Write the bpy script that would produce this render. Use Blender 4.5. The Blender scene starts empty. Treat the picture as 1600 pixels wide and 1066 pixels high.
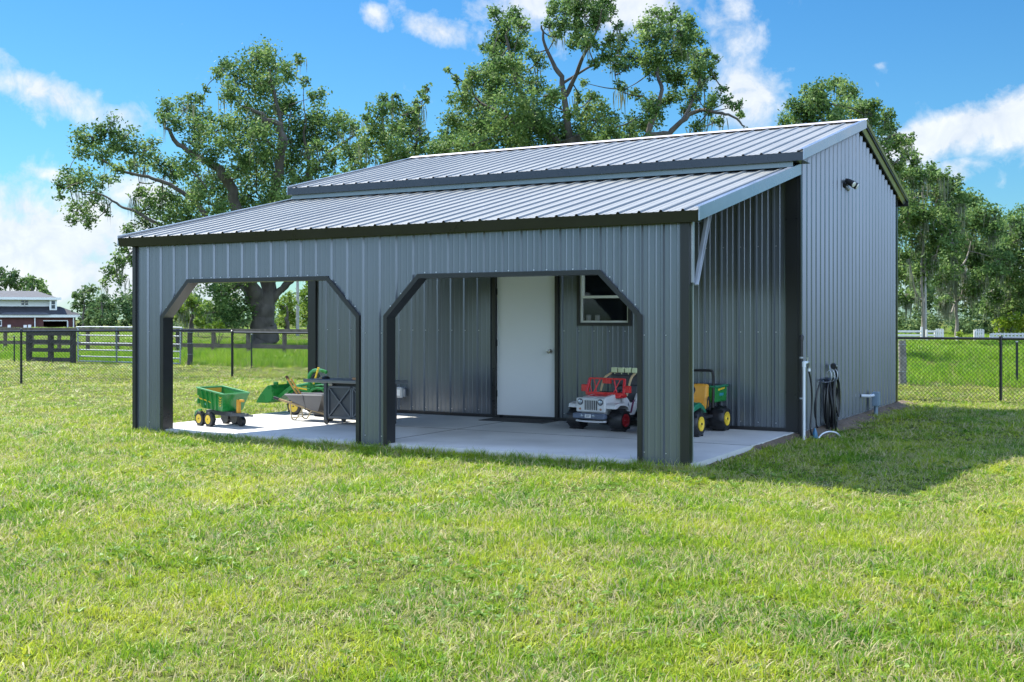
import bpy, math, random
import numpy as np
from mathutils import Vector, Matrix
random.seed(7); RNG = np.random.default_rng(11)
S = bpy.context.scene
COL = S.collection
R = math.radians

# ------------------------------------------------------------------ camera, sky, sun, exposure
FPX, YAW, HOR = 1789.8, 0.5105, 498.5
CAM = Vector((3.944, -10.592, 1.406))
cd = bpy.data.cameras.new('camera'); cam = bpy.data.objects.new('camera', cd); COL.objects.link(cam)
cd.sensor_width = 36; cd.lens = FPX / 1600 * 36; cd.shift_y = (HOR - 533) / 1600
cd.clip_start = .05; cd.clip_end = 3000
cam.location = CAM; cam.rotation_euler = (math.pi / 2, 0, YAW)
S.camera = cam
RT = Vector((math.cos(YAW), math.sin(YAW), 0)); FW = Vector((-math.sin(YAW), math.cos(YAW), 0))
GZ = -.08
def at(u, v, d):            # point that stands d metres in front of the camera at a photo position
    return CAM + FW * d + RT * ((u - 800) / FPX * d) + Vector((0, 0, (HOR - v) / FPX * d))
def ground_d(v, z=GZ): return FPX * (CAM.z - z) / (v - HOR)

SUN_EL, SUN_AZ = R(52), math.atan2(-1, .2)      # direction to the sun: mostly -X, a little +Y
sdir = Vector((-math.cos(SUN_EL) * .981, math.cos(SUN_EL) * .195, math.sin(SUN_EL))).normalized()
sd = bpy.data.lights.new('sun', 'SUN'); sun = bpy.data.objects.new('sun', sd); COL.objects.link(sun)
sd.energy = 4.0; sd.angle = R(.5); sd.color = (1, .94, .82)
sun.rotation_euler = sdir.to_track_quat('Z', 'Y').to_euler(); sun.location = (-20, 5, 30)

TINT = [(.20, .33, .37, 1), (.155, .32, .41, 1), (.103, .285, .42, 1), (.55, 1.05, 1.8, 1)]
W = bpy.data.worlds.new('World'); S.world = W; W.use_nodes = True
def sky_world():
    nt = W.node_tree; nt.nodes.clear(); N = nt.nodes.new; L = nt.links.new
    def m(op, a, b=None, c=None, clamp=False):
        n = N('ShaderNodeMath'); n.operation = op; n.use_clamp = clamp
        for i, x in enumerate((a, b, c)):
            if x is None: continue
            if isinstance(x, (int, float)): n.inputs[i].default_value = x
            else: L(x, n.inputs[i])
        return n.outputs[0]
    out = N('ShaderNodeOutputWorld'); bg = N('ShaderNodeBackground'); L(bg.outputs[0], out.inputs[0])
    sky = N('ShaderNodeTexSky'); sky.sky_type = 'NISHITA'; sky.sun_disc = False
    sky.sun_elevation = SUN_EL; sky.sun_rotation = math.atan2(sdir.x, sdir.y)
    sky.air_density = 1.0; sky.dust_density = .35; sky.ozone_density = 2.2; sky.altitude = 10
    bg.inputs[1].default_value = .12
    hs = N('ShaderNodeHueSaturation'); L(sky.outputs[0], hs.inputs['Color']); hs.inputs['Saturation'].default_value = 1.0; hs.inputs['Value'].default_value = 1.0
    tc = N('ShaderNodeTexCoord'); sp = N('ShaderNodeSeparateXYZ'); L(tc.outputs['Generated'], sp.inputs[0])
    X, Y, Z = sp.outputs
    az = m('ARCTAN2', X, Y); el = m('ARCSINE', Z)
    tr = N('ShaderNodeValToRGB'); te = tr.color_ramp.elements; L(m('MULTIPLY', el, 1 / 1.5708), tr.inputs[0])
    te[0].position = 0; te[0].color = TINT[0]; te[1].position = .9; te[1].color = TINT[3]
    for q, c in ((.10, TINT[1]), (.24, TINT[2])):
        e = te.new(q); e.color = c
    tm = N('ShaderNodeMix'); tm.data_type = 'RGBA'; tm.blend_type = 'MULTIPLY'; tm.inputs[0].default_value = 1; L(hs.outputs[0], tm.inputs[6]); L(tr.outputs[0], tm.inputs[7])
    # warp with noise for ragged edges
    n1 = N('ShaderNodeTexNoise'); n1.inputs['Scale'].default_value = 11; n1.inputs['Detail'].default_value = 9; n1.inputs['Roughness'].default_value = .62
    L(tc.outputs['Generated'], n1.inputs['Vector'])
    n2 = N('ShaderNodeTexNoise'); n2.inputs['Scale'].default_value = 3.2; n2.inputs['Detail'].default_value = 8; n2.inputs['Roughness'].default_value = .6
    mp = N('ShaderNodeMapping'); mp.inputs['Location'].default_value = (2.3, .4, 5); mp.inputs['Scale'].default_value = (1, 1, 2.2)
    L(tc.outputs['Generated'], mp.inputs[0]); L(mp.outputs[0], n2.inputs['Vector'])
    def D(u, v):
        d = (FW + RT * ((u - 800) / FPX) + Vector((0, 0, (HOR - v) / FPX))).normalized()
        return math.atan2(d.x, d.y), math.asin(d.z)
    total = None
    blobs = [ # u, v, half width px, half height px, tilt (dv/du), strength
        (95, 155, 95, 26, .25, 1.0), (150, 180, 52, 17, .12, .7), (15, 100, 50, 14, .5, .5),
        (75, 275, 42, 10, .1, .5), (10, 325, 80, 48, .3, .9), (60, 385, 150, 62, .1, 1.1), (120, 430, 270, 58, 0, 1.1), (215, 305, 50, 22, .1, .7), (190, 370, 90, 40, .1, .8), (330,420,150,60,0,.8),
        (590, 28, 26, 16, .3, .7), (685, 48, 55, 22, .25, 1.0), (740, 60, 50, 18, 0, .7), (665, 10, 12, 20, .6, .45),
        (930, 5, 150, 42, 0, 1.2), (1040, 15, 90, 30, 0, .8), (1130, 50, 50, 60, .4, .95), (1160, 105, 55, 50, .3, .7), (1165, 150, 66, 56, .2, .95), (1200, 120, 52, 34, .1, .5), (1180, 180, 80, 32, 0, .5),
        (1520, 195, 100, 26, -.3, 1.05), (1590, 180, 70, 34, -.2, .8), (1490, 268, 40, 16, 0, .6), (1430, 262, 40, 22, 0, .45), (1375, 102, 8, 5, 0, .3),
        (1500, 440, 260, 50, 0, .7), (800, 470, 400, 40, 0, .6), (-250, 380, 200, 80, 0, 1.1), (-420, 120, 160, 40, .1, .8), (1900, 250, 160, 45, -.1, .9), (2300, 130, 220, 50, 0, .9)]
    for (u, v, a, b, t, s) in blobs:
        a0, e0 = D(u, v); ax = a * 1.18 / FPX; bx = b * 1.25 / FPX
        da = m('DIVIDE', m('SUBTRACT', az, a0), ax)
        de = m('DIVIDE', m('ADD', m('SUBTRACT', el, e0), m('MULTIPLY', m('SUBTRACT', az, a0), t)), bx)
        r2 = m('ADD', m('MULTIPLY', da, da), m('MULTIPLY', de, de))
        g = m('MULTIPLY', m('POWER', 2.718, m('MULTIPLY', r2, -.9)), s)
        total = g if total is None else m('MAXIMUM', total, g)
    # bright cloud cover added behind the camera, unseen, to fill the shade
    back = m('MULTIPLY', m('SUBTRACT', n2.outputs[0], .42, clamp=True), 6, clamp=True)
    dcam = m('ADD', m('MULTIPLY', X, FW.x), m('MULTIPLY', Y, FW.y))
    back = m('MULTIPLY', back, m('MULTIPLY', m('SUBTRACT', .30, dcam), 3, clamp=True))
    n4 = N('ShaderNodeTexNoise'); n4.inputs['Scale'].default_value = 34; n4.inputs['Detail'].default_value = 6; n4.inputs['Roughness'].default_value = .6; n4.inputs['Distortion'].default_value = .6
    L(tc.outputs['Generated'], n4.inputs['Vector'])
    dens = m('ADD', m('MULTIPLY', total, 1.0), m('MULTIPLY', m('SUBTRACT', n1.outputs[0], .52), 3.4))
    dens = m('MULTIPLY', dens, m('MULTIPLY', total, 3, clamp=True))
    dens = m('ADD', dens, m('MULTIPLY', m('SUBTRACT', n4.outputs[0], .5), 1.1))
    mask = m('MULTIPLY', m('SUBTRACT', dens, .17), 1.5, clamp=True)
    mask = m('MULTIPLY', mask, .93)
    mask = m('MULTIPLY', mask, m('MULTIPLY', Z, 60, clamp=True))
    cr = N('ShaderNodeMix'); cr.data_type = 'RGBA'
    L(m('MULTIPLY', m('SUBTRACT', m('ADD', m('MULTIPLY', n4.outputs[0], .6), m('MULTIPLY', n1.outputs[0], .4)), .36), 3.4, clamp=True), cr.inputs[0]); cr.inputs[6].default_value = (2.05, 2.3, 2.65, 1); cr.inputs[7].default_value = (2.95, 3.05, 3.15, 1)
    mx = N('ShaderNodeMix'); mx.data_type = 'RGBA'; L(mask, mx.inputs[0]); L(tm.outputs[2], mx.inputs[6]); L(cr.outputs[2], mx.inputs[7])
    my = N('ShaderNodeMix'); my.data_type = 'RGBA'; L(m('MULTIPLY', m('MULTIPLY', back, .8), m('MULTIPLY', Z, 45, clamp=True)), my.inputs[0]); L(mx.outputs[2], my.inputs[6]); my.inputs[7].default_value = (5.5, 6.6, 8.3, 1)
    # bright cloud bank added out of view, behind the viewer's right shoulder, for rib highlights
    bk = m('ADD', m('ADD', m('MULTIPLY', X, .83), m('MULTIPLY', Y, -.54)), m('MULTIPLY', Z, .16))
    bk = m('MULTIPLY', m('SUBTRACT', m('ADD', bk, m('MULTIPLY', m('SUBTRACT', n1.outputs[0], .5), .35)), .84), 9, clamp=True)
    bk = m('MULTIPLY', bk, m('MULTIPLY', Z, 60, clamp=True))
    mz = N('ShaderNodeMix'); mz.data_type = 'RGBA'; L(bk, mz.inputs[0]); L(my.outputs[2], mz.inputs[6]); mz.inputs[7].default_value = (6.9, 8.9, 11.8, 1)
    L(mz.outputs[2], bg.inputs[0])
sky_world()
S.view_settings.view_transform = 'Standard'; S.view_settings.look = 'None'; S.view_settings.exposure = 1.56; S.view_settings.gamma = 1

# ------------------------------------------------------------------ helpers
MATS = {}
def mat(name, col, rough=.6, metal=0., var=.12, scale=6., bump=0., bscale=40., spec=.5, trans=0., island=0., stretch=None, coat=0.):
    if name in MATS: return MATS[name]
    M = bpy.data.materials.new(name); M.use_nodes = True; nt = M.node_tree; b = nt.nodes['Principled BSDF']
    N = nt.nodes.new; L = nt.links.new
    b.inputs['Roughness'].default_value = rough; b.inputs['Metallic'].default_value = metal
    b.inputs['Specular IOR Level'].default_value = spec; b.inputs['Coat Weight'].default_value = coat
    geo = N('ShaderNodeNewGeometry'); mp = N('ShaderNodeMapping'); L(geo.outputs['Position'], mp.inputs[0])
    if stretch: mp.inputs['Scale'].default_value = stretch
    n = N('ShaderNodeTexNoise'); n.inputs['Scale'].default_value = scale; n.inputs['Detail'].default_value = 6; L(mp.outputs[0], n.inputs['Vector'])
    r = N('ShaderNodeMapRange'); L(n.outputs[0], r.inputs[0]); r.inputs[1].default_value = .3; r.inputs[2].default_value = .7
    r.inputs[3].default_value = 1 - var; r.inputs[4].default_value = 1 + var
    fac = r.outputs[0]
    if island:
        mm = N('ShaderNodeMapRange'); L(geo.outputs['Random Per Island'], mm.inputs[0]); mm.inputs[3].default_value = 1 - island; mm.inputs[4].default_value = 1 + island
        mu = N('ShaderNodeMath'); mu.operation = 'MULTIPLY'; L(fac, mu.inputs[0]); L(mm.outputs[0], mu.inputs[1]); fac = mu.outputs[0]
    vm = N('ShaderNodeVectorMath'); vm.operation = 'SCALE'; vm.inputs[0].default_value = col[:3]; L(fac, vm.inputs['Scale'])
    L(vm.outputs[0], b.inputs['Base Color'])
    rr = N('ShaderNodeMapRange'); L(n.outputs[0], rr.inputs[0]); rr.inputs[3].default_value = max(.02, rough - .08); rr.inputs[4].default_value = min(1, rough + .08)
    L(rr.outputs[0], b.inputs['Roughness'])
    if bump:
        n2 = N('ShaderNodeTexNoise'); n2.inputs['Scale'].default_value = bscale; n2.inputs['Detail'].default_value = 5; L(mp.outputs[0], n2.inputs['Vector'])
        bp = N('ShaderNodeBump'); bp.inputs['Strength'].default_value = bump; bp.inputs['Distance'].default_value = .02
        L(n2.outputs[0], bp.inputs['Height']); L(bp.outputs[0], b.inputs['Normal'])
    if trans:
        tr = N('ShaderNodeBsdfTranslucent'); L(vm.outputs[0], tr.inputs[0]); mx = N('ShaderNodeMixShader'); mx.inputs[0].default_value = trans
        out = nt.nodes['Material Output']; L(b.outputs[0], mx.inputs[1]); L(tr.outputs[0], mx.inputs[2]); L(mx.outputs[0], out.inputs[0])
    MATS[name] = M
    return M

class MB:
    def __init__(s): s.v = []; s.f = []; s.m = []; s.mi = 0
    def add(s, vs, fs):
        o = len(s.v); s.v += [tuple(x) for x in vs]; s.f += [tuple(i + o for i in f) for f in fs]; s.m += [s.mi] * len(fs); return s
    def box(s, x0, x1, y0, y1, z0, z1, M=None):
        p = [Vector((x, y, z)) for z in (z0, z1) for y in (y0, y1) for x in (x0, x1)]
        if M is not None: p = [M @ q for q in p]
        return s.add(p, [(0, 2, 3, 1), (4, 5, 7, 6), (0, 1, 5, 4), (2, 6, 7, 3), (0, 4, 6, 2), (1, 3, 7, 5)])
    def beam(s, a, b, w, h, up=(0, 0, 1)):      # rectangular bar from a to b
        a = Vector(a); b = Vector(b); d = (b - a).normalized(); u = Vector(up)
        x = d.cross(u)
        if x.length < 1e-4: x = d.cross(Vector((0, 1, 0)))
        x.normalize(); y = x.cross(d)
        p = [q + x * (i * w / 2) + y * (j * h / 2) for q in (a, b) for (i, j) in ((-1, -1), (1, -1), (1, 1), (-1, 1))]
        return s.add(p, [(3, 2, 1, 0), (4, 5, 6, 7)] + [(i, (i + 1) % 4, 4 + (i + 1) % 4, 4 + i) for i in range(4)])
    def tube(s, pts, r, n=8, cap=True):
        pts = [Vector(p) for p in pts]; k = len(pts)
        rs = r if isinstance(r, (list, tuple)) else [r] * k
        rings = []; prev = None
        for i, p in enumerate(pts):
            d = (pts[min(i + 1, k - 1)] - pts[max(i - 1, 0)]).normalized()
            if prev is None:
                x = d.cross(Vector((0, 0, 1)))
                if x.length < .05: x = d.cross(Vector((1, 0, 0)))
            else: x = prev - d * prev.dot(d)
            x.normalize(); prev = x; y = d.cross(x)
            rings.append([p + (x * math.cos(2 * math.pi * j / n) + y * math.sin(2 * math.pi * j / n)) * rs[i] for j in range(n)])
        vs = [q for rg in rings for q in rg]
        fs = [(i * n + j, i * n + (j + 1) % n, (i + 1) * n + (j + 1) % n, (i + 1) * n + j) for i in range(k - 1) for j in range(n)]
        if cap: fs += [tuple(reversed(range(n))), tuple((k - 1) * n + j for j in range(n))]
        return s.add(vs, fs)
    def lathe(s, prof, c, axis='z', n=24):      # prof: (r, h) along the axis
        c = Vector(c); vs = []
        for (r, h) in prof:
            for j in range(n):
                a = 2 * math.pi * j / n; q = (r * math.cos(a), r * math.sin(a), h)
                q = {'z': q, 'x': (q[2], q[0], q[1]), 'y': (q[1], q[2], q[0])}[axis]
                vs.append(c + Vector(q))
        k = len(prof)
        fs = [(i * n + j, i * n + (j + 1) % n, (i + 1) * n + (j + 1) % n, (i + 1) * n + j) for i in range(k - 1) for j in range(n)]
        if prof[0][0] > 1e-5: fs.append(tuple(reversed(range(n))))
        if prof[-1][0] > 1e-5: fs.append(tuple((k - 1) * n + j for j in range(n)))
        return s.add(vs, fs)
    def prism(s, poly, a, b, plane='yz'):       # polygon extruded between a and b
        def q(p, t): return {'yz': (t, p[0], p[1]), 'xz': (p[0], t, p[1]), 'xy': (p[0], p[1], t)}[plane]
        n = len(poly); vs = [q(p, a) for p in poly] + [q(p, b) for p in poly]
        return s.add(vs, [tuple(reversed(range(n))), tuple(range(n, 2 * n))] + [(i, (i + 1) % n, n + (i + 1) % n, n + i) for i in range(n)])
    def build(s, name, m, parent=None, bevel=0., smooth=False, sharp=40, kind=None, label=None):
        me = bpy.data.meshes.new(name); me.from_pydata(s.v, [], s.f); me.validate()
        o = bpy.data.objects.new(name, me); COL.objects.link(o)
        for x in (m if isinstance(m, (list, tuple)) else [m]): me.materials.append(x)
        if any(s.m) and len(me.polygons) == len(s.m): me.polygons.foreach_set('material_index', s.m)
        if smooth:
            me.polygons.foreach_set('use_smooth', [True] * len(me.polygons))
            try: me.set_sharp_from_angle(angle=R(sharp))
            except Exception: pass
        if bevel:
            bm = o.modifiers.new('bevel', 'BEVEL'); bm.width = bevel; bm.segments = 2; bm.limit_method = 'ANGLE'; bm.angle_limit = R(35)
            bm.harden_normals = False
        import bmesh
        b = bmesh.new(); b.from_mesh(me); bmesh.ops.recalc_face_normals(b, faces=b.faces) if not getattr(s, 'open', False) else None; b.to_mesh(me); b.free()
        if parent: o.parent = parent
        if kind: o['kind'] = kind
        if label: o['label'] = label
        return o
def thing(name, label, cat, loc=(0, 0, 0), rz=0, group=None):
    o = bpy.data.objects.new(name, None); COL.objects.link(o); o.location = loc; o.rotation_euler = (0, 0, rz); o.empty_display_size = .2
    o['label'] = label; o['category'] = cat
    if group: o['group'] = group
    return o
def tag(o, label, cat, group=None):
    o['label'] = label; o['category'] = cat
    if group: o['group'] = group
    return o
def copy_tree(o, parent=None):
    c = o.copy(); COL.objects.link(c); c.parent = parent
    for ch in list(o.children): copy_tree(ch, c)
    return c
def npmesh(name, V, F, m, parent=None, smooth=False):       # V (n,3), F (m,k)
    me = bpy.data.meshes.new(name); V = np.asarray(V, np.float32); F = np.asarray(F, np.int32)
    k = F.shape[1]; me.vertices.add(len(V)); me.vertices.foreach_set('co', V.ravel())
    me.loops.add(F.size); me.loops.foreach_set('vertex_index', F.ravel())
    me.polygons.add(len(F)); me.polygons.foreach_set('loop_start', np.arange(0, F.size, k, dtype=np.int32))
    me.update(calc_edges=True)
    if smooth: me.polygons.foreach_set('use_smooth', [True] * len(F))
    me.materials.append(m); o = bpy.data.objects.new(name, me)
    if parent: o.parent = parent
    return o
# ------------------------------------------------------------------ metal building
PITCH = .2286
XL, XR, DP, DM = -7.6, 0.0, 3.567, 9.67
panel = mat('charcoal painted steel', (.142, .163, .192), .22, .46, .02, .8, 0, 1.6, .7, stretch=(1, 1, .35))
roofm = mat('galvalume roof steel', (.238, .245, .232), .48, .22, .05, .9, 0, 2.0, .5)
trim = mat('black trim steel', (.018, .019, .021), .3, .1, .1, 3, .03, 2., .5)
ridge = mat('pale ridge steel', (.50, .47, .47), .5, .2, .05, 2)
screw = mat('screw head', (.55, .57, .6), .3, .7)
galv = mat('galvanized tube', (.38, .41, .45), .38, .5, .08, 4)
whitep = mat('white door paint', (.74, .76, .77), .42, 0, .025, 1.5)
vinyl = mat('white vinyl frame', (.72, .74, .68), .4, 0, .03)
concrete = mat('broom finished concrete', (.53, .53, .515), .7, 0, .17, 1.1, .3, 70)
brass = mat('steel knob', (.45, .42, .38), .25, .9)
dirt = mat('bare sandy dirt', (.12, .088, .06), .95, 0, .35, 9, .8, 30)
darkin = mat('dark room inside', (.03, .03, .032), .8)
def glassmat():
    M = bpy.data.materials.new('window glass'); M.use_nodes = True; b = M.node_tree.nodes['Principled BSDF']
    b.inputs['Base Color'].default_value = (.02, .025, .03, 1); b.inputs['Roughness'].default_value = .03
    b.inputs['Alpha'].default_value = .3; b.inputs['Specular IOR Level'].default_value = .8
    return M
glass = glassmat()
def set_prof(hw, tw, h):
    global PROF
    PROF = [(-hw, 0), (-tw, h), (tw, h), (hw, 0), (.0650, 0), (.070, .003), (.082, .003), (.087, 0), (.1415, 0), (.1465, .003), (.1585, .003), (.1635, 0)]
set_prof(.024, .010, .022)
def ribs(u0, u1, phase):
    pts = []
    k0 = int((u0 - phase) / PITCH) - 2
    for k in range(k0, k0 + int((u1 - u0) / PITCH) + 5):
        for (a, o) in PROF:
            u = phase + k * PITCH + a
            if u0 < u < u1: pts.append((u, o))
    def off(u):
        t = (u - phase) % PITCH
        q = [(a % PITCH, o) for a, o in PROF]; q = sorted(q); q = [(q[-1][0] - PITCH, q[-1][1])] + q + [(q[0][0] + PITCH, q[0][1])]
        for (a, x), (b, y) in zip(q, q[1:]):
            if a <= t <= b: return x + (y - x) * (t - a) / max(b - a, 1e-6)
        return 0
    return pts, off
def sheet(mb, u0, u1, phase, low, high, fn, breaks=()):
    pts, off = ribs(u0, u1, phase)
    us = sorted(set([round(p[0], 5) for p in pts] + [u0, u1] + [b for b in breaks if u0 < b < u1]))
    for a, b in zip(us, us[1:]):
        mid = (a + b) / 2; e = 1e-4
        la, lb = low(a + e), low(b - e); ha, hb = high(a + e), high(b - e)
        if ha - la < .002 and hb - lb < .002: continue
        oa, ob = off(a), off(b)
        mb.add([fn(a, la, oa), fn(b, lb, ob), fn(b, hb, ob), fn(a, ha, oa)], [(0, 1, 2, 3)])
def screws(mb, u0, u1, phase, rows, fn, ok=lambda u, v: True, side=.034):
    k0 = int((u0 - phase) / PITCH) - 2
    for k in range(k0, k0 + int((u1 - u0) / PITCH) + 5):
        for v in rows:
            u = phase + k * PITCH + side
            if not (u0 + .02 < u < u1 - .02) or not ok(u, v): continue
            r = .0065
            ring = [fn(u + r * math.cos(t), v + r * math.sin(t), .0015) for t in np.arange(6) * math.pi / 3]
            top = [fn(u + r * .7 * math.cos(t), v + r * .7 * math.sin(t), .006) for t in np.arange(6) * math.pi / 3]
            mb.add(ring + top, [tuple(range(6, 12))] + [(i, (i + 1) % 6, 6 + (i + 1) % 6, 6 + i) for i in range(6)])

bld = thing('metal_building', 'charcoal ribbed steel outbuilding with arched open porch and pale gabled roof on the lawn', 'building')
ARCH = [(-7.06, -4.01), (-3.585, -.535)]
ZT, CN = 1.86, .435
def arch_low(x):
    for a, b in ARCH:
        if a <= x <= b:
            if x < a + CN: return ZT - CN + (x - a)
            if x > b - CN: return ZT - CN + (b - x)
            return ZT
    return -.03
WALLTOP = 2.425
mb = MB(); mb.open = True
fnF = lambda u, v, o: (u, -.004 - o, v)
brk = [x for a, b in ARCH for x in (a, a + CN, b - CN, b)]
sheet(mb, XL, XR, -7.139, arch_low, lambda x: WALLTOP, fnF, brk)
mb.mi = 1
screws(mb, XL, XR, -7.139, (.08, 1.245, 2.385), fnF, lambda u, v: v > arch_low(u) + .01)
for a, b in ARCH:
    for k in range(int((b - a - 2 * CN) / .152)): 
        u = a + CN + .06 + k * .152
        mb.box(u - .006, u + .006, -.012, -.003, ZT + .052, ZT + .064)
    for k in range(3):
        for s in (0, 1):
            u = (a + .08 + k * .14 - .045) if s == 0 else (b - .08 - k * .14 + .045)
            z = ZT - CN + .045 + .08 + k * .14
            mb.box(u - .006, u + .006, -.012, -.003, z - .006, z + .006)
mb.build('front_wall', [panel, screw], bld)
# inside lining face of the front wall: frame tubes
mb = MB()
mb.box(XL + .02, XR - .02, .01, .07, WALLTOP - .09, WALLTOP - .03)
mb.box(XL + .02, XR - .02, .01, .07, ZT + .02, ZT + .08)
for x in (XL + .03, -6.98 - .16, -3.93 + .02, -3.585 - .1, -.46):
    mb.box(x, x + .06, .01, .07, -.0, WALLTOP - .1)
mb.build('wall_frame', galv, bld)
# trims round the arches: front flange + deep reveal
for a, b in ARCH:
    mb = MB()
    pts = [(a, -.02), (a, ZT - CN), (a + CN, ZT), (b - CN, ZT), (b, ZT - CN), (b, -.02)]
    w = .045; s = w * math.tan(math.pi / 8)
    outer = [(a - w, -.02), (a - w, ZT - CN + s), (a + CN - s, ZT + w), (b - CN + s, ZT + w), (b + w, ZT - CN + s), (b + w, -.02)]
    t = .004; inner = [(a + t, -.02), (a + t, ZT - CN - t * .4), (a + CN + t * .4, ZT - t), (b - CN - t * .4, ZT - t), (b - t, ZT - CN - t * .4), (b - t, -.02)]
    yf = -.039
    for i in range(5):
        o0, o1, p0, p1, q0, q1 = outer[i], outer[i + 1], pts[i], pts[i + 1], inner[i], inner[i + 1]
        P = lambda p, y: (p[0], y, p[1])
        mb.add([P(o0, yf), P(q0, yf), P(q1, yf), P(o1, yf), P(o0, -.002), P(o1, -.002)], [(0, 1, 2, 3), (0, 3, 5, 4)])
        mb.add([P(q0, yf), P(q0, .13), P(q1, .13), P(q1, yf)], [(0, 1, 2, 3)])
        mb.add([P(q0, .13), P(o0, .13), P(o1, .13), P(q1, .13)], [(0, 1, 2, 3)])
    mb.build('arch_trim', trim, bld)
# corner trims of front wall
mb = MB(); mb.box(XR - .085, XR + .006, -.041, -.002, -.03, WALLTOP - .003); mb.box(XR - .002, XR + .008, -.0015, .055, -.03, WALLTOP - .06)
mb.build('corner_trim', trim, bld)
mb = MB(); mb.box(XL - .006, XL + .05, -.041, -.002, -.03, WALLTOP - .003); mb.box(XL - .008, XL + .002, -.0015, .08, -.03, WALLTOP - .003)
mb.build('corner_trim', trim, bld)
# porch end posts and rafters, knee brace
mb = MB(); mb.box(XR - .062, XR - .003, .06, .118, 0, WALLTOP - .01); mb.build('porch_post', galv, bld, .004)
mb = MB(); mb.box(XR + .0085, XR + .03, .0, .05, 1.76, WALLTOP - .01); mb.build('brace_plate', galv, bld, .002)
def porch_z(y): return 2.458 + (y + .1) * .2315
def roof_z(y): return 3.43 + (y - 3.19) * .2545 if y < 6.62 else 3.43 + (6.62 - 3.19) * .2545 - (y - 6.62) * .2545
for x in (XR - .03, XL + .04, -2.5, -5.0):
    mb = MB(); mb.beam((x, 0.0, porch_z(0) - .075), (x, DP - .02, porch_z(DP) - .075), .06, .06); mb.build('rafter', galv, bld, .004)
for x in (XR + .035, XL + .03):
    mb = MB(); mb.beam((x, .07, 1.74), (x, .44, porch_z(.44) - .07), .036, .036, (1, 0, 0)); 
    mb.beam((x + .018, .05, 1.74), (x + .018, .47, porch_z(.47) - .07), .006, .038, (1, 0, 0)); mb.build('knee_brace', galv, bld, .002)
# back wall of porch (front wall of the main room)
DOOR = (-4.235, -3.285, 2.05); WIN = (-2.945, -2.145, 1.315, 2.1)
def bw_cols(u): return 0
fnB = lambda u, v, o: (u, DP - .004 - o, v)
mb = MB(); mb.open = True
bk = (DOOR[0], DOOR[1], WIN[0], WIN[1])
def top_b(u): return 3.50
sheet(mb, XL, XR + .09, -5.708, lambda u: DOOR[2] if DOOR[0] < u < DOOR[1] else (WIN[3] if WIN[0] < u < WIN[1] else -.0), top_b, fnB, bk)
sheet(mb, WIN[0], WIN[1], -5.708, lambda u: 0, lambda u: WIN[2], fnB)
mb.mi = 1
screws(mb, XL, XR + .09, -5.708, (.10, 1.24, 2.32, 3.2), fnB, lambda u, v: not (DOOR[0] - .03 < u < DOOR[1] + .03 and v < DOOR[2]) and not (WIN[0] < u < WIN[1] and WIN[2] < v < WIN[3]))
mb.build('porch_wall', [panel, screw], bld)
mb = MB(); mb.box(XL, XR + .09, DP - .042, DP - .037, 0.001, .045); mb.build('base_trim', trim, bld)
# door
mb = MB(); w = .05; x0, x1, zt = DOOR
mb.box(x0 - w, x0, DP - .045, DP + .10, 0.002, zt); mb.box(x1, x1 + w, DP - .045, DP + .10, 0.002, zt); mb.box(x0 - w, x1 + w, DP - .045, DP + .10, zt, zt + w)
mb.box(x0, x1, DP - .06, DP + .1, 0.002, .035)
fr = mb.build('door_frame', trim, bld)
mb = MB(); mb.box(x0 + .004, x1 - .004, DP + .0, DP + .044, .04, zt - .004); dr = mb.build('door', whitep, bld, .003)
mb = MB(); mb.lathe([(.03, 0), (.03, -.008), (.012, -.012), (.012, -.035), (.027, -.042), (.031, -.055), (.026, -.068), (.0, -.072)], (x1 - .085, DP + .0, .955), 'y', 16)
mb.build('door_knob', brass, dr, smooth=True)
for z in (.3, 1.02, 1.75):
    mb = MB(); mb.box(x0 + .001, x0 + .012, DP - .012, DP + .001, z, z + .09); mb.build('hinge', trim, dr)
# window: double hung
def win():
    x0, x1, z0, z1 = WIN; mb = MB(); w = .04
    mb.box(x0 - .0, x0 + w, DP - .045, DP + .05, z0 + w, z1 - w); mb.box(x1 - w, x1, DP - .045, DP + .05, z0 + w, z1 - w)
    mb.box(x0, x1, DP - .045, DP + .05, z0, z0 + w); mb.box(x0, x1, DP - .045, DP + .05, z1 - w, z1)
    wf = mb.build('window', trim, bld)
    mb = MB(); a, b, c, d = x0 + w + .001, x1 - w - .001, z0 + w + .001, z1 - w - .001; t = .026; zm = 1.705
    mb.box(a, a + t, DP - .012, DP + .045, c, d); mb.box(b - t, b, DP - .012, DP + .045, c, d)
    mb.box(a + t, b - t, DP - .012, DP + .045, c, c + t); mb.box(a + t, b - t, DP - .012, DP + .045, d - t, d)
    mb.box(a + t, b - t, DP - .018, DP + .03, zm - .018, zm + .018)
    mb.box(a + t, a + t + .02, DP + .02, DP + .04, zm + .02, d - t)
    mb.build('sash_frame', vinyl, wf, .002)
    mb = MB(); mb.box(a + t, b - t, DP + .008, DP + .014, c + t, zm - .018); mb.build('pane', glass, wf)
    mb = MB(); mb.box(a + t, b - t, DP + .024, DP + .028, zm + .018, d - t); mb.build('pane', glass, wf)
    mb = MB(); mb.box(x0, x1, DP + .05, DP + .16, z0, z0 + .068); mb.build('window_sill', whitep, wf)
win()
# room behind the glass
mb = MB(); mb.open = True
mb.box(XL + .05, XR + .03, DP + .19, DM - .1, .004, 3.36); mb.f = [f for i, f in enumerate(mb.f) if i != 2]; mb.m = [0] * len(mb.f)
mb.build('room_lining', mat('bare plywood lining', (.05, .045, .04), .9), bld)
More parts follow.
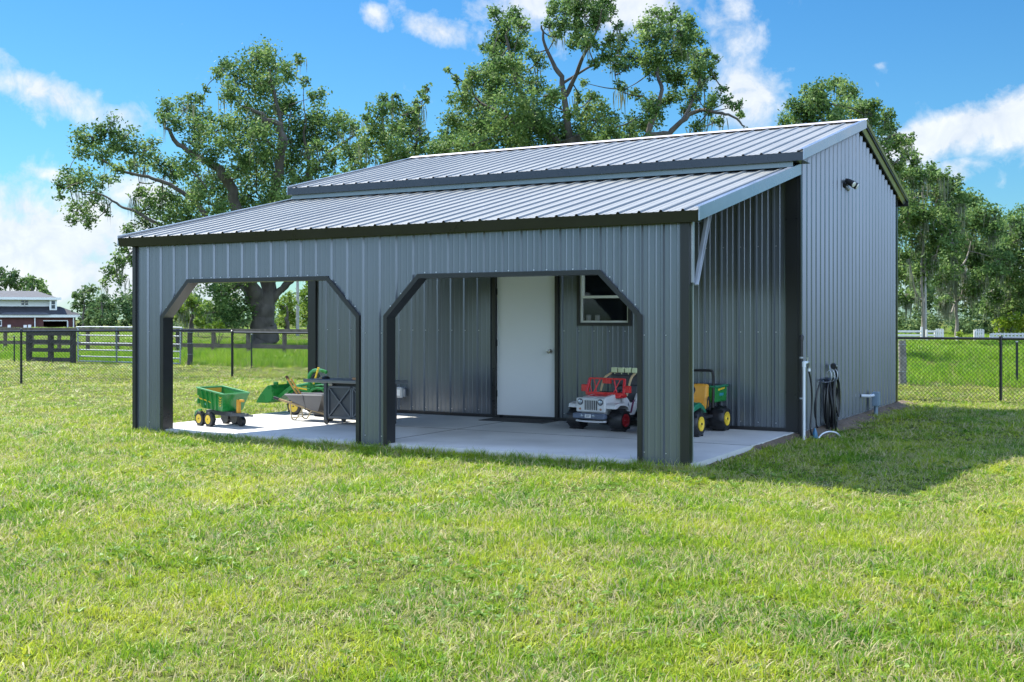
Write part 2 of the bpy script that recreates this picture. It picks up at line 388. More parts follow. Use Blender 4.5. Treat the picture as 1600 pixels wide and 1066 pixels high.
# main room side wall (right), left wall, rear wall
XS = XR + .097
set_prof(.036, .016, .036)
fnS = lambda u, v, o: (XS + .0 + o, u, v)
mb = MB(); mb.open = True
sheet(mb, DP - .0, DM, DP + .2284, lambda u: -.0, lambda u: roof_z(u) - .055, fnS, (6.62,))
mb.mi = 1; screws(mb, DP, DM, DP + .2284, (.10, 1.24, 2.32), fnS)
kk = int((DM - DP) / PITCH)
mb.build('side_wall', [panel, screw], bld)
mb = MB(); mb.open = True
sheet(mb, DP, DM, DP + .2284, lambda u: -.0, lambda u: roof_z(u) - .055, lambda u, v, o: (XL - .004 - o, u, v), (6.62,)); mb.build('side_wall', [panel], bld)
set_prof(.022, .009, .019)
mb = MB(); mb.open = True
sheet(mb, XL, XS, -5.708, lambda u: -.0, lambda u: roof_z(DM) - .03, lambda u, v, o: (u, DM + o, v)); mb.build('rear_wall', [panel], bld)
mb = MB(); mb.box(XR - .055, XS + .001, DP - .045, DP - .001, 0.0, 3.45); mb.box(XS + .0005, XS + .033, DP - .03, DP + .03, -.02, 3.47)
mb.build('corner_trim', trim, bld)
mb = MB(); mb.box(XL - .012, XL + .12, DP - .045, DP - .001, 0.0, 3.3); mb.box(XL - .044, XL - .003, DP - .03, DP + .1, -.02, 3.45); mb.build('corner_trim', trim, bld)
mb = MB(); mb.box(XS + .001, XS + .036, DM - .07, DM + .04, -.02, roof_z(DM) - .05); mb.box(XS - .1, XS, DM + .032, DM + .04, -.02, roof_z(DM) - .05); mb.build('corner_trim', trim, bld)
mb = MB(); mb.box(XS - .02, XS + .004, DP + .03, DM - .07, -.075, -.002); mb.build('base_rail', galv, bld)
# roofs
def roofsheet(name, x0, x1, y0, y1, zf, phase):
    mb = MB(); mb.open = True
    sheet(mb, x0, x1, phase, lambda u: y0, lambda u: y1, lambda u, v, o: (u, v, zf(v) + o)); 
    mb.mi = 1
    rows = np.arange(y0 + .12, y1, 1.05)
    screws(mb, x0, x1, phase, [float(r) for r in rows], lambda u, v, o: (u, v, zf(v) + o))
    return mb.build(name, [roofm, screw], bld)
roofsheet('porch_roof', XL - .17, XR + .13, -.12, DP - .02, porch_z, -7.343)
roofsheet('roof', XL - .13, XS + .16, 3.17, 6.62, lambda y: roof_z(y), -7.343)
roofsheet('roof', XL - .13, XS + .16, 6.62, DM + .3, lambda y: roof_z(y), -7.343)
# underside (insulated deck) so the roof has thickness
mb = MB()
for (x0, x1, y0, y1, zf) in ((XL - .16, XR + .12, -.11, DP - .03, porch_z), (XL - .12, XS + .15, 3.18, 6.615, roof_z), (XL - .12, XS + .15, 6.625, DM + .29, roof_z)):
    mb.add([(x, y, zf(y) - d) for d in (.03, .006) for (x, y) in ((x0, y0), (x1, y0), (x1, y1), (x0, y1))], [(3, 2, 1, 0), (4, 5, 6, 7)] + [(i, (i + 1) % 4, 4 + (i + 1) % 4, 4 + i) for i in range(4)])
mb.build('roof_underside', trim, bld)
mb = MB(); p = [(6.62 - .11, roof_z(6.51) + .031), (6.62, roof_z(6.62) + .046), (6.62 + .11, roof_z(6.73) + .031), (6.62, roof_z(6.62) + .033)]
mb.prism(p, XL - .17, XS + .19, 'yz'); mb.build('ridge_cap', ridge, bld)
# eave trims
mb = MB(); ze = porch_z(-.12); mb.prism([(-.137, ze - .002), (-.127, ze - .002), (-.095, ze - .108), (-.103, ze - .112)], XL - .17, XR + .13, 'yz'); mb.box(XL - .17, XR + .13, -.094, -.03, porch_z(-.12) - .105, porch_z(-.12) - .098)
mb.build('eave_trim', trim, bld)
eavem = mat('eave steel with painted roof reflection', (.05, .060, .075), .28, .45, .05)  # black trim lightened to blue grey, its roof reflection put into the colour
mb = MB(); mb.box(XL - .13, XS + .16, 3.155, 3.169, roof_z(3.17) - .105, roof_z(3.17) - .004); mb.box(XL - .13, XS + .16, 3.169, DP - .05, roof_z(3.17) - .105, roof_z(3.17) - .099)
mb.build('eave_trim', eavem, bld)
mb = MB(); mb.box(XL - .13, XS + .16, DM + .301, DM + .315, roof_z(DM + .3) - .105, roof_z(DM + .3) - .004); mb.build('eave_trim', trim, bld)
flash = mat('galvanized flashing', (.22, .27, .30), .3, .6, .05)
mb = MB(); p = [(DP - .27, porch_z(DP - .27) + .031), (DP - .04, porch_z(DP - .04) + .033), (DP - .04, porch_z(DP - .04) + .09), (DP - .05, porch_z(DP - .04) + .09), (DP - .055, porch_z(DP - .055) + .037), (DP - .27, porch_z(DP - .27) + .035)]
mb.prism(p, XL - .1, XR + .1, 'yz'); mb.box(XL - .1, XR + .12, 3.225, 3.231, porch_z(3.23) + .028, porch_z(3.23) + .13); mb.build('wall_flashing', flash, bld)
# rake trims
rk = mat('rake trim steel', (.34, .39, .46), .25, .6, .06, 3)
def rake(x, y0, y1, zf, h=.1, tilt=0.0):
    mb = MB(); s = 1 if x > -3 else -1
    for (a, b) in (((x, y0, zf(y0)), (x, y1, zf(y1))),):
        o1 = .014 * s
        v = [(a[0], a[1], a[2] + .034), (a[0] + o1, a[1], a[2] + .034), (a[0] + o1 - tilt * s, a[1], a[2] - h), (a[0] - tilt * s, a[1], a[2] - h)]
        w_ = [(b[0], b[1], b[2] + .034), (b[0] + o1, b[1], b[2] + .034), (b[0] + o1 - tilt * s, b[1], b[2] - h), (b[0] - tilt * s, b[1], b[2] - h)]
        mb.add(v + w_, [(0, 1, 2, 3), (7, 6, 5, 4)] + [(i, 4 + i, 4 + (i + 1) % 4, (i + 1) % 4) for i in range(4)])
        lip = .05 * s
        mb.add([(a[0] - lip, a[1], a[2] + .0345), (a[0], a[1], a[2] + .0345), (b[0], b[1], b[2] + .0345), (b[0] - lip, b[1], b[2] + .0345)], [(0, 1, 2, 3)])
    mb.build('rake_trim', rk, bld)
rake(XR + .132, -.125, DP - .06, porch_z); rake(XL - .172, -.125, DP - .06, porch_z)
rake(XS + .162, 3.16, 6.62, roof_z, .095); rake(XS + .162, 6.62, DM + .30, roof_z, .07, .09)
rake(XL - .132, 3.16, 6.62, roof_z); rake(XL - .132, 6.62, DM + .30, roof_z)
# slab and dirt
mb = MB(); mb.box(XL - .004, XR + .05, -.0, DP + .02, -.32, -.0); mb.box(XL - .004, XS - .002, DP + .02, DM, -.32, -.0015); 
def slabcut():
    o = mb.build('concrete_slab', concrete, kind='structure'); return o
slabcut()
jm = mat('slab joint', (.17, .165, .16), .9)
mb = MB(); mb.box(-3.806, -3.797, 0, DP - .05, .0005, .0035); mb.box(XL, XR + .045, 1.79, 1.799, .0005, .0033) 
mb.build('slab_joint', jm, kind='structure')
#@@GROUND
# ------------------------------------------------------------------ ground
def groundmat():
    M = bpy.data.materials.new('lawn soil and thatch'); M.use_nodes = True; nt = M.node_tree; b = nt.nodes['Principled BSDF']; N = nt.nodes.new; L = nt.links.new
    g = N('ShaderNodeNewGeometry')
    n = N('ShaderNodeTexNoise'); n.inputs['Scale'].default_value = .5; n.inputs['Detail'].default_value = 10; n.inputs['Roughness'].default_value = .7; L(g.outputs['Position'], n.inputs[0])
    n2 = N('ShaderNodeTexNoise'); n2.inputs['Scale'].default_value = 14; n2.inputs['Detail'].default_value = 8; L(g.outputs['Position'], n2.inputs[0])
    c = N('ShaderNodeValToRGB'); e = c.color_ramp.elements; e[0].position = .33; e[0].color = (.065, .095, .018, 1); e[1].position = .68; e[1].color = (.13, .15, .035, 1)
    L(n.outputs[0], c.inputs[0])
    c2 = N('ShaderNodeValToRGB'); e = c2.color_ramp.elements; e[0].position = .35; e[0].color = (.35, .33, .28, 1); e[1].position = .65; e[1].color = (1.25, 1.2, 1.05, 1); L(n2.outputs[0], c2.inputs[0])
    mx = N('ShaderNodeMix'); mx.data_type = 'RGBA'; mx.blend_type = 'MULTIPLY'; mx.inputs[0].default_value = 1; L(c.outputs[0], mx.inputs[6]); L(c2.outputs[0], mx.inputs[7])
    L(mx.outputs[2], b.inputs['Base Color']); b.inputs['Roughness'].default_value = .95; b.inputs['Specular IOR Level'].default_value = .1
    bp = N('ShaderNodeBump'); bp.inputs['Strength'].default_value = .8; bp.inputs['Distance'].default_value = .04; L(n2.outputs[0], bp.inputs['Height']); L(bp.outputs[0], b.inputs['Normal'])
    return M
def ground():
    xs = np.concatenate([-np.geomspace(1500, 30, 14), np.linspace(-25, 20, 46), np.geomspace(25, 1500, 14)])
    V = []; 
    for y in xs:
        for x in xs:
            d = max(abs(x + 4), abs(y - 2)); V.append((x - 2, y, GZ + (.012 * math.sin(x * .9 + y * .5) + .012 * math.sin(y * 1.3 - x * .4)) * (1 if d < 25 else 0) - (.0 if d < 25 else .01)))
    n = len(xs); F = [(j * n + i, j * n + i + 1, (j + 1) * n + i + 1, (j + 1) * n + i) for j in range(n - 1) for i in range(n - 1)]
    o = npmesh('ground', V, F, groundmat(), smooth=True); COL.objects.link(o); o['kind'] = 'structure'
ground()
def gz(x, y): return GZ + .012 * math.sin((x + 2) * .9 + y * .5) + .012 * math.sin(y * 1.3 - (x + 2) * .4)
# bare dirt strip along the slab edge and the side wall
def dirtstrip():
    V = []; F = []; ys = np.linspace(-.1, DM + .5, 110); m = 9
    for i, y in enumerate(ys):
        x0 = XR + .048 if y < DP else XS + .01
        wid = (.10 + .05 * math.sin(y * 5) + .05 * math.sin(y * 13 + 1)) * (min(1, max(.15, y / 3)) if y < DP else 1.7)
        if y > DP: wid += .08
        for j in range(m):
            t = j / (m - 1); h = (-.012 if y > 1.8 else -.05) - .075 * t ** 1.5 + random.uniform(-.010, .012) * (t > 0)
            V.append((x0 + wid * t, y, h))
    for i in range(len(ys) - 1):
        for j in range(m - 1): F.append((i * m + j, i * m + j + 1, (i + 1) * m + j + 1, (i + 1) * m + j))
    o = npmesh('dirt_strip', V, F, dirt, smooth=True); COL.objects.link(o); o['kind'] = 'structure'
dirtstrip()

# ------------------------------------------------------------------ grass
def leafmat(name, cols, rough=.5, trans=.45, scale=1.2, straw=None, sat=1., spec=.3):
    M = bpy.data.materials.new(name); M.use_nodes = True; nt = M.node_tree; b = nt.nodes['Principled BSDF']; N = nt.nodes.new; L = nt.links.new
    g = N('ShaderNodeNewGeometry')
    n = N('ShaderNodeTexNoise'); n.inputs['Scale'].default_value = scale; n.inputs['Detail'].default_value = 4; n.inputs['Roughness'].default_value = .65; L(g.outputs['Position'], n.inputs[0])
    ad = N('ShaderNodeMath'); ad.operation = 'MULTIPLY_ADD'; L(g.outputs['Random Per Island'], ad.inputs[0]); ad.inputs[1].default_value = .34; 
    sb = N('ShaderNodeMath'); sb.operation = 'SUBTRACT'; L(n.outputs[0], sb.inputs[0]); sb.inputs[1].default_value = .17; L(sb.outputs[0], ad.inputs[2])
    c = N('ShaderNodeValToRGB'); el = c.color_ramp.elements
    while len(el) < len(cols): el.new(.5)
    for i, k in enumerate(cols): el[i].position = .27 + .46 * i / (len(cols) - 1); el[i].color = (*k, 1)
    L(ad.outputs[0], c.inputs[0]); col = c.outputs[0]
    if straw:
        lt = N('ShaderNodeMath'); lt.operation = 'GREATER_THAN'
        rnd = N('ShaderNodeMath'); rnd.operation = 'FRACT'; mm = N('ShaderNodeMath'); mm.operation = 'MULTIPLY'; mm.inputs[1].default_value = 37.7; L(g.outputs['Random Per Island'], mm.inputs[0]); L(mm.outputs[0], rnd.inputs[0])
        n3 = N('ShaderNodeTexNoise'); n3.inputs['Scale'].default_value = 2.1; n3.inputs['Detail'].default_value = 5; L(g.outputs['Position'], n3.inputs[0])
        a2 = N('ShaderNodeMath'); a2.operation = 'MULTIPLY_ADD'; L(n3.outputs[0], a2.inputs[0]); a2.inputs[1].default_value = 1.1; L(rnd.outputs[0], a2.inputs[2])
        L(a2.outputs[0], lt.inputs[0]); lt.inputs[1].default_value = straw[1]
        mx = N('ShaderNodeMix'); mx.data_type = 'RGBA'; L(lt.outputs[0], mx.inputs[0]); L(col, mx.inputs[6]); mx.inputs[7].default_value = (*straw[0], 1); col = mx.outputs[2]
    L(col, b.inputs['Base Color']); b.inputs['Roughness'].default_value = rough; b.inputs['Specular IOR Level'].default_value = spec
    tr = N('ShaderNodeBsdfTranslucent'); L(col, tr.inputs[0]); ms = N('ShaderNodeMixShader'); ms.inputs[0].default_value = trans
    out = nt.nodes['Material Output']; L(b.outputs[0], ms.inputs[1]); L(tr.outputs[0], ms.inputs[2]); L(ms.outputs[0], out.inputs[0])
    return M
GRASS = leafmat('lawn blades', [(.042, .14, .010), (.115, .26, .015), (.25, .365, .022), (.40, .45, .04)], .5, .45, .9, ((.46, .42, .21), 1.32))
FIELD = leafmat('pasture blades', [(.11, .25, .016), (.18, .34, .02), (.29, .43, .035)], .5, .45, .35, ((.40, .40, .17), 1.5))
def tuftmesh(name, m, n, rad, h0, h1, w, lean, seg=2):
    V = []; F3 = []
    for i in range(n):
        a = random.uniform(0, 6.283); r = rad * math.sqrt(random.random()); x, y = r * math.cos(a), r * math.sin(a)
        h = random.uniform(h0, h1); b = random.uniform(0, 6.283); l = lean * random.uniform(.2, 1.3) * h; dx, dy = math.cos(b) * l, math.sin(b) * l
        c = random.uniform(0, 6.283); wx, wy = math.cos(c) * w / 2, math.sin(c) * w / 2; ww = random.uniform(.7, 1.3); wx *= ww; wy *= ww
        o = len(V)
        V += [(x - wx, y - wy, -.01), (x + wx, y + wy, -.01), (x + dx * .35 - wx * .8, y + dy * .35 - wy * .8, h * .55), (x + dx * .35 + wx * .8, y + dy * .35 + wy * .8, h * .55), (x + dx, y + dy, h * random.uniform(.75, 1))]
        F3 += [(o, o + 1, o + 3), (o, o + 3, o + 2), (o + 2, o + 3, o + 4)]
    ob = npmesh(name, V, F3, m); return ob
def scatter(name, pts, rot, scl, srcs):
    me = bpy.data.meshes.new(name); pts = np.asarray(pts, np.float32); me.vertices.add(len(pts)); me.vertices.foreach_set('co', pts.ravel())
    a = me.attributes.new('rot', 'FLOAT_VECTOR', 'POINT'); a.data.foreach_set('vector', np.asarray(rot, np.float32).ravel())
    a = me.attributes.new('scl', 'FLOAT_VECTOR', 'POINT'); a.data.foreach_set('vector', np.asarray(scl, np.float32).ravel())
    a = me.attributes.new('pick', 'INT', 'POINT'); a.data.foreach_set('value', RNG.integers(0, len(srcs), len(pts)).astype(np.int32))
    me.update()
    o = bpy.data.objects.new(name, me); COL.objects.link(o); o['kind'] = 'stuff'
    ng = bpy.data.node_groups.new(name + ' scatter', 'GeometryNodeTree')
    ng.interface.new_socket('Geometry', in_out='INPUT', socket_type='NodeSocketGeometry'); ng.interface.new_socket('Geometry', in_out='OUTPUT', socket_type='NodeSocketGeometry')
    N = ng.nodes.new; L = ng.links.new; i = N('NodeGroupInput'); u = N('NodeGroupOutput'); ins = N('GeometryNodeInstanceOnPoints')
    L(i.outputs[0], ins.inputs['Points']); L(ins.outputs[0], u.inputs[0])
    j = N('GeometryNodeGeometryToInstance')
    for s in reversed(srcs):
        oi = N('GeometryNodeObjectInfo'); oi.inputs['Object'].default_value = s; L(oi.outputs['Geometry'], j.inputs[0])
    L(j.outputs[0], ins.inputs['Instance']); ins.inputs['Pick Instance'].default_value = True
    def attr(nm, ty):
        n = N('GeometryNodeInputNamedAttribute'); n.data_type = ty; n.inputs['Name'].default_value = nm
        return n.outputs[0]
    L(attr('pick', 'INT'), ins.inputs['Instance Index'])
    ar = attr('rot', 'FLOAT_VECTOR'); L(ar, ins.inputs['Rotation']); L(attr('scl', 'FLOAT_VECTOR'), ins.inputs['Scale'])
    md = o.modifiers.new('scatter', 'NODES'); md.node_group = ng
    return o
def vnoise(x, y, s, seed=0):        # smooth value noise for patchiness
    rs = np.random.default_rng(seed); T = rs.random((64, 64)); u = x / s; v = y / s
    i = np.floor(u).astype(int); j = np.floor(v).astype(int); fu = u - i; fv = v - j; fu = fu * fu * (3 - 2 * fu); fv = fv * fv * (3 - 2 * fv)
    t = lambda a, b: T[a % 64, b % 64]
    return (t(i, j) * (1 - fu) + t(i + 1, j) * fu) * (1 - fv) + (t(i, j + 1) * (1 - fu) + t(i + 1, j + 1) * fu) * fv
def fan(d0, d1, dens, margin=1.22):
    hw = .447 * margin; area = hw * (d1 * d1 - d0 * d0); n = int(area * dens)
    d = np.sqrt(RNG.uniform(d0 * d0, d1 * d1, n)); t = RNG.uniform(-1, 1, n) * hw * d
    x = CAM.x + FW.x * d + RT.x * t; y = CAM.y + FW.y * d + RT.y * t
    return x, y, d
def keep_lawn(x, y, m=.03):
    ins = (x > XL - .01 - m) & (x < XR + .05 + m) & (y > -.04 - m) & (y < DM + .05)
    dirtz = (x > XR - .2) & (x < XR + .20 + .07 * np.sin(y * 5) + .04 * np.sin(y * 17)) & (y > DP - .3) & (y < DM + .2)
    dirt2 = (x > XR) & (x < XR + .14) & (y > 1.2) & (y < DP)
    thin = (dirtz | dirt2) & (RNG.random(len(x)) > .16)
    return ~ins & ~thin
def lawn():
    kinds = [tuftmesh('tuft', GRASS, 12, .055, .03, .075, .0055, 1.1) for _ in range(5)] + [tuftmesh('tuft', GRASS, 8, .05, .07, .13, .0062, .6) for _ in range(2)]
    low = [tuftmesh('tuft', GRASS, 13, .06, .015, .045, .008, 1.9) for _ in range(6)]
    P = []; Rr = []; Sc = []
    for (d0, d1, dens, s) in ((3.4, 8.5, 700, 1.0), (8.5, 14, 330, 1.35), (14, 20, 130, 1.7), (20, 32, 42, 2.3), (32, 42, 14, 3.2)):
        x, y, d = fan(d0, d1, dens, 1.42); k = keep_lawn(x, y) & (y < 16.0)
        nz = vnoise(x, y, .55, 1) * .5 + vnoise(x, y, 1.9, 2) * .5
        k &= RNG.random(len(x)) < (.62 + .6 * nz)
        x, y, nz = x[k], y[k], nz[k]
        P.append(np.stack([x, y, np.full(len(x), GZ) + .012 * np.sin((x + 2) * .9 + y * .5) + .012 * np.sin(y * 1.3 - (x + 2) * .4)], 1))
        r = np.stack([RNG.normal(0, .16, len(x)), RNG.normal(0, .16, len(x)), RNG.uniform(0, 6.283, len(x))], 1); Rr.append(r)
        sx = s * (.55 + .75 * nz) * RNG.uniform(.75, 1.25, len(x)); 
        sz = np.minimum(sx, .62 + .55 * nz) * .8
        Sc.append(np.stack([sx, sx, sz], 1))
    # extra tufts hiding the slab's grass edge
    xe = RNG.uniform(XL - .2, XR + .3, 2600); ye = -.04 - np.abs(RNG.normal(0, .05, 2600)) - .03
    P.append(np.stack([xe, ye, np.full(2600, GZ)], 1)); Rr.append(np.stack([np.zeros(2600), np.zeros(2600), RNG.uniform(0, 6.28, 2600)], 1)); sx = RNG.uniform(.7, 1.2, 2600); Sc.append(np.stack([sx, sx, sx], 1))
    scatter('lawn_grass', np.concatenate(P), np.concatenate(Rr), np.concatenate(Sc), kinds + low)
lawn()
def weeds():
    WEED = leafmat('broad weed leaves', [(.07, .16, .02), (.13, .24, .03), (.20, .31, .05)], .5, .35, 2.)
    srcs = []
    for k in range(4):
        V = []; F = []; n = random.randint(6, 10)
        for i in range(n):
            a = 6.283 * i / n + random.uniform(-.3, .3); l = random.uniform(.035, .08); w = l * .28; z = random.uniform(.015, .045); c, s_ = math.cos(a), math.sin(a); o = len(V)
            V += [(0, 0, .005), (c * l * .5 - s_ * w, s_ * l * .5 + c * w, z), (c * l, s_ * l, z * .9), (c * l * .5 + s_ * w, s_ * l * .5 - c * w, z)]; F += [(o, o + 3, o + 2), (o, o + 2, o + 1)]
        srcs.append(npmesh('rosette', V, F, WEED))
    x, y, d = fan(4, 14, 50); nz = vnoise(x, y, 1.3, 9); k = keep_lawn(x, y, .1) & (RNG.random(len(x)) < np.clip((nz - .45) * 3.5, .04, 1)); x, y = x[k], y[k]; n = len(x)
    s = RNG.uniform(.28, .75, n)
    scatter('lawn_weeds', np.stack([x, y, np.full(n, GZ + .012)], 1), np.stack([RNG.normal(0, .15, n), RNG.normal(0, .15, n), RNG.uniform(0, 6.28, n)], 1), np.stack([s, s, s], 1), srcs)
weeds()
def field():
    kinds = [tuftmesh('tuft', FIELD, 26, .28, .25, .55, .022, .5) for _ in range(5)]
    P = []; Rr = []; Sc = []
    for (d0, d1, dens, s) in ((24, 45, 7, .85), (45, 75, 2.6, 1.15), (75, 130, .7, 1.7), (130, 220, .2, 2.6)):
        x, y, d = fan(d0, d1, dens, 1.5); k = (y > 16.15)
        x, y = x[k], y[k]; nz = vnoise(x, y, 4, 5)
        P.append(np.stack([x, y, np.full(len(x), GZ - .02)], 1)); Rr.append(np.stack([RNG.normal(0, .1, len(x)), RNG.normal(0, .1, len(x)), RNG.uniform(0, 6.283, len(x))], 1))
        sx = s * (.45 + .6 * nz) * RNG.uniform(.8, 1.2, len(x)); sz = sx / s * (.85 if s < 1 else .55 if s < 1.5 else .35 if s < 2 else .25); Sc.append(np.stack([sx, sx, sz], 1))
    scatter('pasture_grass', np.concatenate(P), np.concatenate(Rr), np.concatenate(Sc), kinds)
field()
#@@TREES
# ------------------------------------------------------------------ trees
LEAF = leafmat('live oak leaves', [(.05, .105, .030), (.115, .205, .055), (.26, .36, .12)], .6, .40, .45, spec=.15)
LEAFY = leafmat('bright leaves', [(.09, .16, .02), (.15, .24, .035), (.24, .32, .06)], .6, .4, .4, spec=.15)
LEAFD = leafmat('dark far leaves', [(.06, .115, .045), (.10, .17, .06), (.17, .235, .09)], .7, .3, .12, spec=.1)
LIME = leafmat('lime shrub leaves', [(.16, .27, .02), (.25, .36, .03), (.34, .42, .05)], .5, .4, .8)
BARK = mat('oak bark', (.085, .075, .062), .9, 0, .4, 2.5, .9, 7, stretch=(1, 1, .25))
PALEBARK = mat('pale bark', (.22, .20, .17), .9, 0, .35, 2.5, .6, 7, stretch=(1, 1, .25))
MOSS = leafmat('spanish moss', [(.13, .16, .10), (.19, .22, .15), (.26, .28, .20)], .8, .35, .9)
def leaves(cent, rad, n, ls, asp=.55):
    P = cent[RNG.integers(0, len(cent), n)] + RNG.normal(0, 1, (n, 3)) * rad
    nm = RNG.normal(0, 1, (n, 3)); nm[:, 2] = np.abs(nm[:, 2]) * 1.2 + .15; nm /= np.linalg.norm(nm, axis=1)[:, None]
    t = RNG.normal(0, 1, (n, 3)); t -= nm * (t * nm).sum(1)[:, None]; t /= np.linalg.norm(t, axis=1)[:, None]; b = np.cross(nm, t)
    s = ls * RNG.uniform(.6, 1.35, n)[:, None]; t = t * s; b = b * s * asp
    V = np.stack([P - t, P + b - t * .1, P + t, P - b + t * .1 + nm * s * .12], 1).reshape(-1, 3)
    return V
def strands(anchors, lmin, lmax, w, per=9):
    V = []; F = []
    for a in anchors:
        L0 = random.uniform(lmin, lmax)
        for _ in range(per):
            x, y = a[0] + random.gauss(0, .16), a[1] + random.gauss(0, .16); l = L0 * random.uniform(.4, 1.1); an = random.uniform(0, 3.14); wx, wy = math.cos(an) * w, math.sin(an) * w
            o = len(V); z = a[2]; j = random.gauss(0, .05)
            V += [(x - wx * .5, y - wy * .5, z), (x + wx * .5, y + wy * .5, z), (x + j + wx, y + j + wy, z - l * .4), (x + j - wx * .7, y + j - wy * .7, z - l * .45), (x + j * 2, y, z - l), (x + j * 2, y, z - l)]
            F += [(o, o + 1, o + 2, o + 3), (o + 3, o + 2, o + 4, o + 5)]
    return V, F
def curve(pts, k=4):
    P = [Vector(p) for p in pts]; out = []
    for i in range(len(P) - 1):
        p0, p1, p2, p3 = P[max(i - 1, 0)], P[i], P[i + 1], P[min(i + 2, len(P) - 1)]
        for j in range(k):
            t = j / k; out.append(.5 * ((2 * p1) + (p2 - p0) * t + (2 * p0 - 5 * p1 + 4 * p2 - p3) * t * t + (3 * p1 - p0 - 3 * p2 + p3) * t ** 3))
    out.append(P[-1]); return out
def make_tree(name, label, cat, base, limbs, clumps, leafm, bark, ls, cov=1.5, moss=0, group=None, mossl=(.6, 1.8), nsub=8, mossw=.028):
    """base: Vector; limbs: list of (points, r0, r1) in world space; clumps: (centre, radius) in world space"""
    t = thing(name, label, cat, base, 0, group)
    mb = MB(); B = Vector(base); joints = []
    for pts, r0, r1 in limbs:
        if r0 < .5: r0 *= .68; r1 *= .8
        c = curve([Vector(p) - B for p in pts]); n = len(c)
        amp = min(.10, r0 * .16)
        c = [q + (Vector((random.gauss(0, amp), random.gauss(0, amp), random.gauss(0, amp * .5))) if 0 < i < n - 1 else Vector()) for i, q in enumerate(c)]
        rs = [r0 + (r1 - r0) * (i / (n - 1)) ** .8 for i in range(n)]
        mb.tube(c, [q * random.uniform(.95, 1.06) for q in rs], 14); joints += c[2:]
    J = np.array(joints)
    Vs = []; anchors = []
    J0 = J
    order = sorted(clumps, key=lambda q: ((J0 - np.array(Vector(q[0]) - B)) ** 2).sum(1).min())
    for cc, r in order:
        c = Vector(cc) - B; ca = np.array(c)
        k = J[np.argmin(((J - ca) ** 2).sum(1))]; k = Vector(k)
        mid = (k + c) / 2 + Vector((random.gauss(0, r * .2), random.gauss(0, r * .2), -r * .2 + random.gauss(0, r * .1)))
        if (k - c).length > 2: mid += Vector((0, 0, (k - c).length * .08))
        J = np.concatenate([J, [np.array(mid), ca]])
        if (k - c).length > r * .3: mb.tube(curve([k, mid, c], 3), [max(.035, r * .05) * (1 - i * .11) for i in range(7)], 5)
        sub = RNG.normal(0, 1, (nsub, 3)); sub /= np.linalg.norm(sub, axis=1)[:, None]; sub = sub * (RNG.uniform(.35, 1, (nsub, 1)) ** .5) * r * np.array([.85, .85, .72])
        cen = ca + sub
        for q in cen[:3]: mb.tube([c, (c + Vector(q)) / 2 + Vector((0, 0, -r * .05)), Vector(q)], [.03 + r * .012, .02 + r * .008, .012], 4, False)
        n = int(cov * 3.4 * r * r / (ls * ls * .55)) + 8
        Vs.append(leaves(cen, r * .27, n, ls))
        anchors += [q - np.array([0, 0, r * .15]) for q in cen]
    mb.build('trunk', bark, t, smooth=True, sharp=80)
    V = np.concatenate(Vs); F = np.arange(len(V)).reshape(-1, 4)
    o = npmesh('crown', V, F, leafm, t); COL.objects.link(o)
    if moss:
        an = [anchors[i] for i in RNG.integers(0, len(anchors), moss)] + [J[i] for i in RNG.integers(len(J) // 6, len(J), moss // 3)]
        V, F = strands(an, mossl[0], mossl[1], mossw)
        o = npmesh('hanging_moss', V, F, MOSS, t); o['kind'] = 'stuff'; COL.objects.link(o)
    return t
def px_tree(name, label, cat, d, base_u, limbs, clumps, leafm=LEAF, bark=BARK, ls=.1, cov=1.5, moss=0, spread=3.5, grow=1.15, extra=1., group=None, **kw):
    base = at(base_u, HOR, d); base.z = GZ - .05
    Ls = []
    for pts, r0, r1 in limbs:
        q = []; dd = random.uniform(-.6, .6) * spread
        for i, p in enumerate(pts):
            off = dd * (i / max(1, len(pts) - 1)) if len(p) < 3 else p[2]
            q.append(at(p[0], p[1], d + off))
        Ls.append((q, r0, r1))
    Cs = []
    for (u, v, r) in clumps:
        Cs.append((at(u, v, d + random.uniform(-1, 1) * spread), r * grow * d / FPX))
        if extra > 1 and random.random() < extra - 1:
            Cs.append((at(u + random.gauss(0, r * .5), v + random.gauss(0, r * .4), d + random.uniform(-1.3, 1.3) * spread), r * .8 * d / FPX))
    return make_tree(name, label, cat, base, Ls, Cs, leafm, bark, ls, cov, moss, group, **kw)
D1 = 64
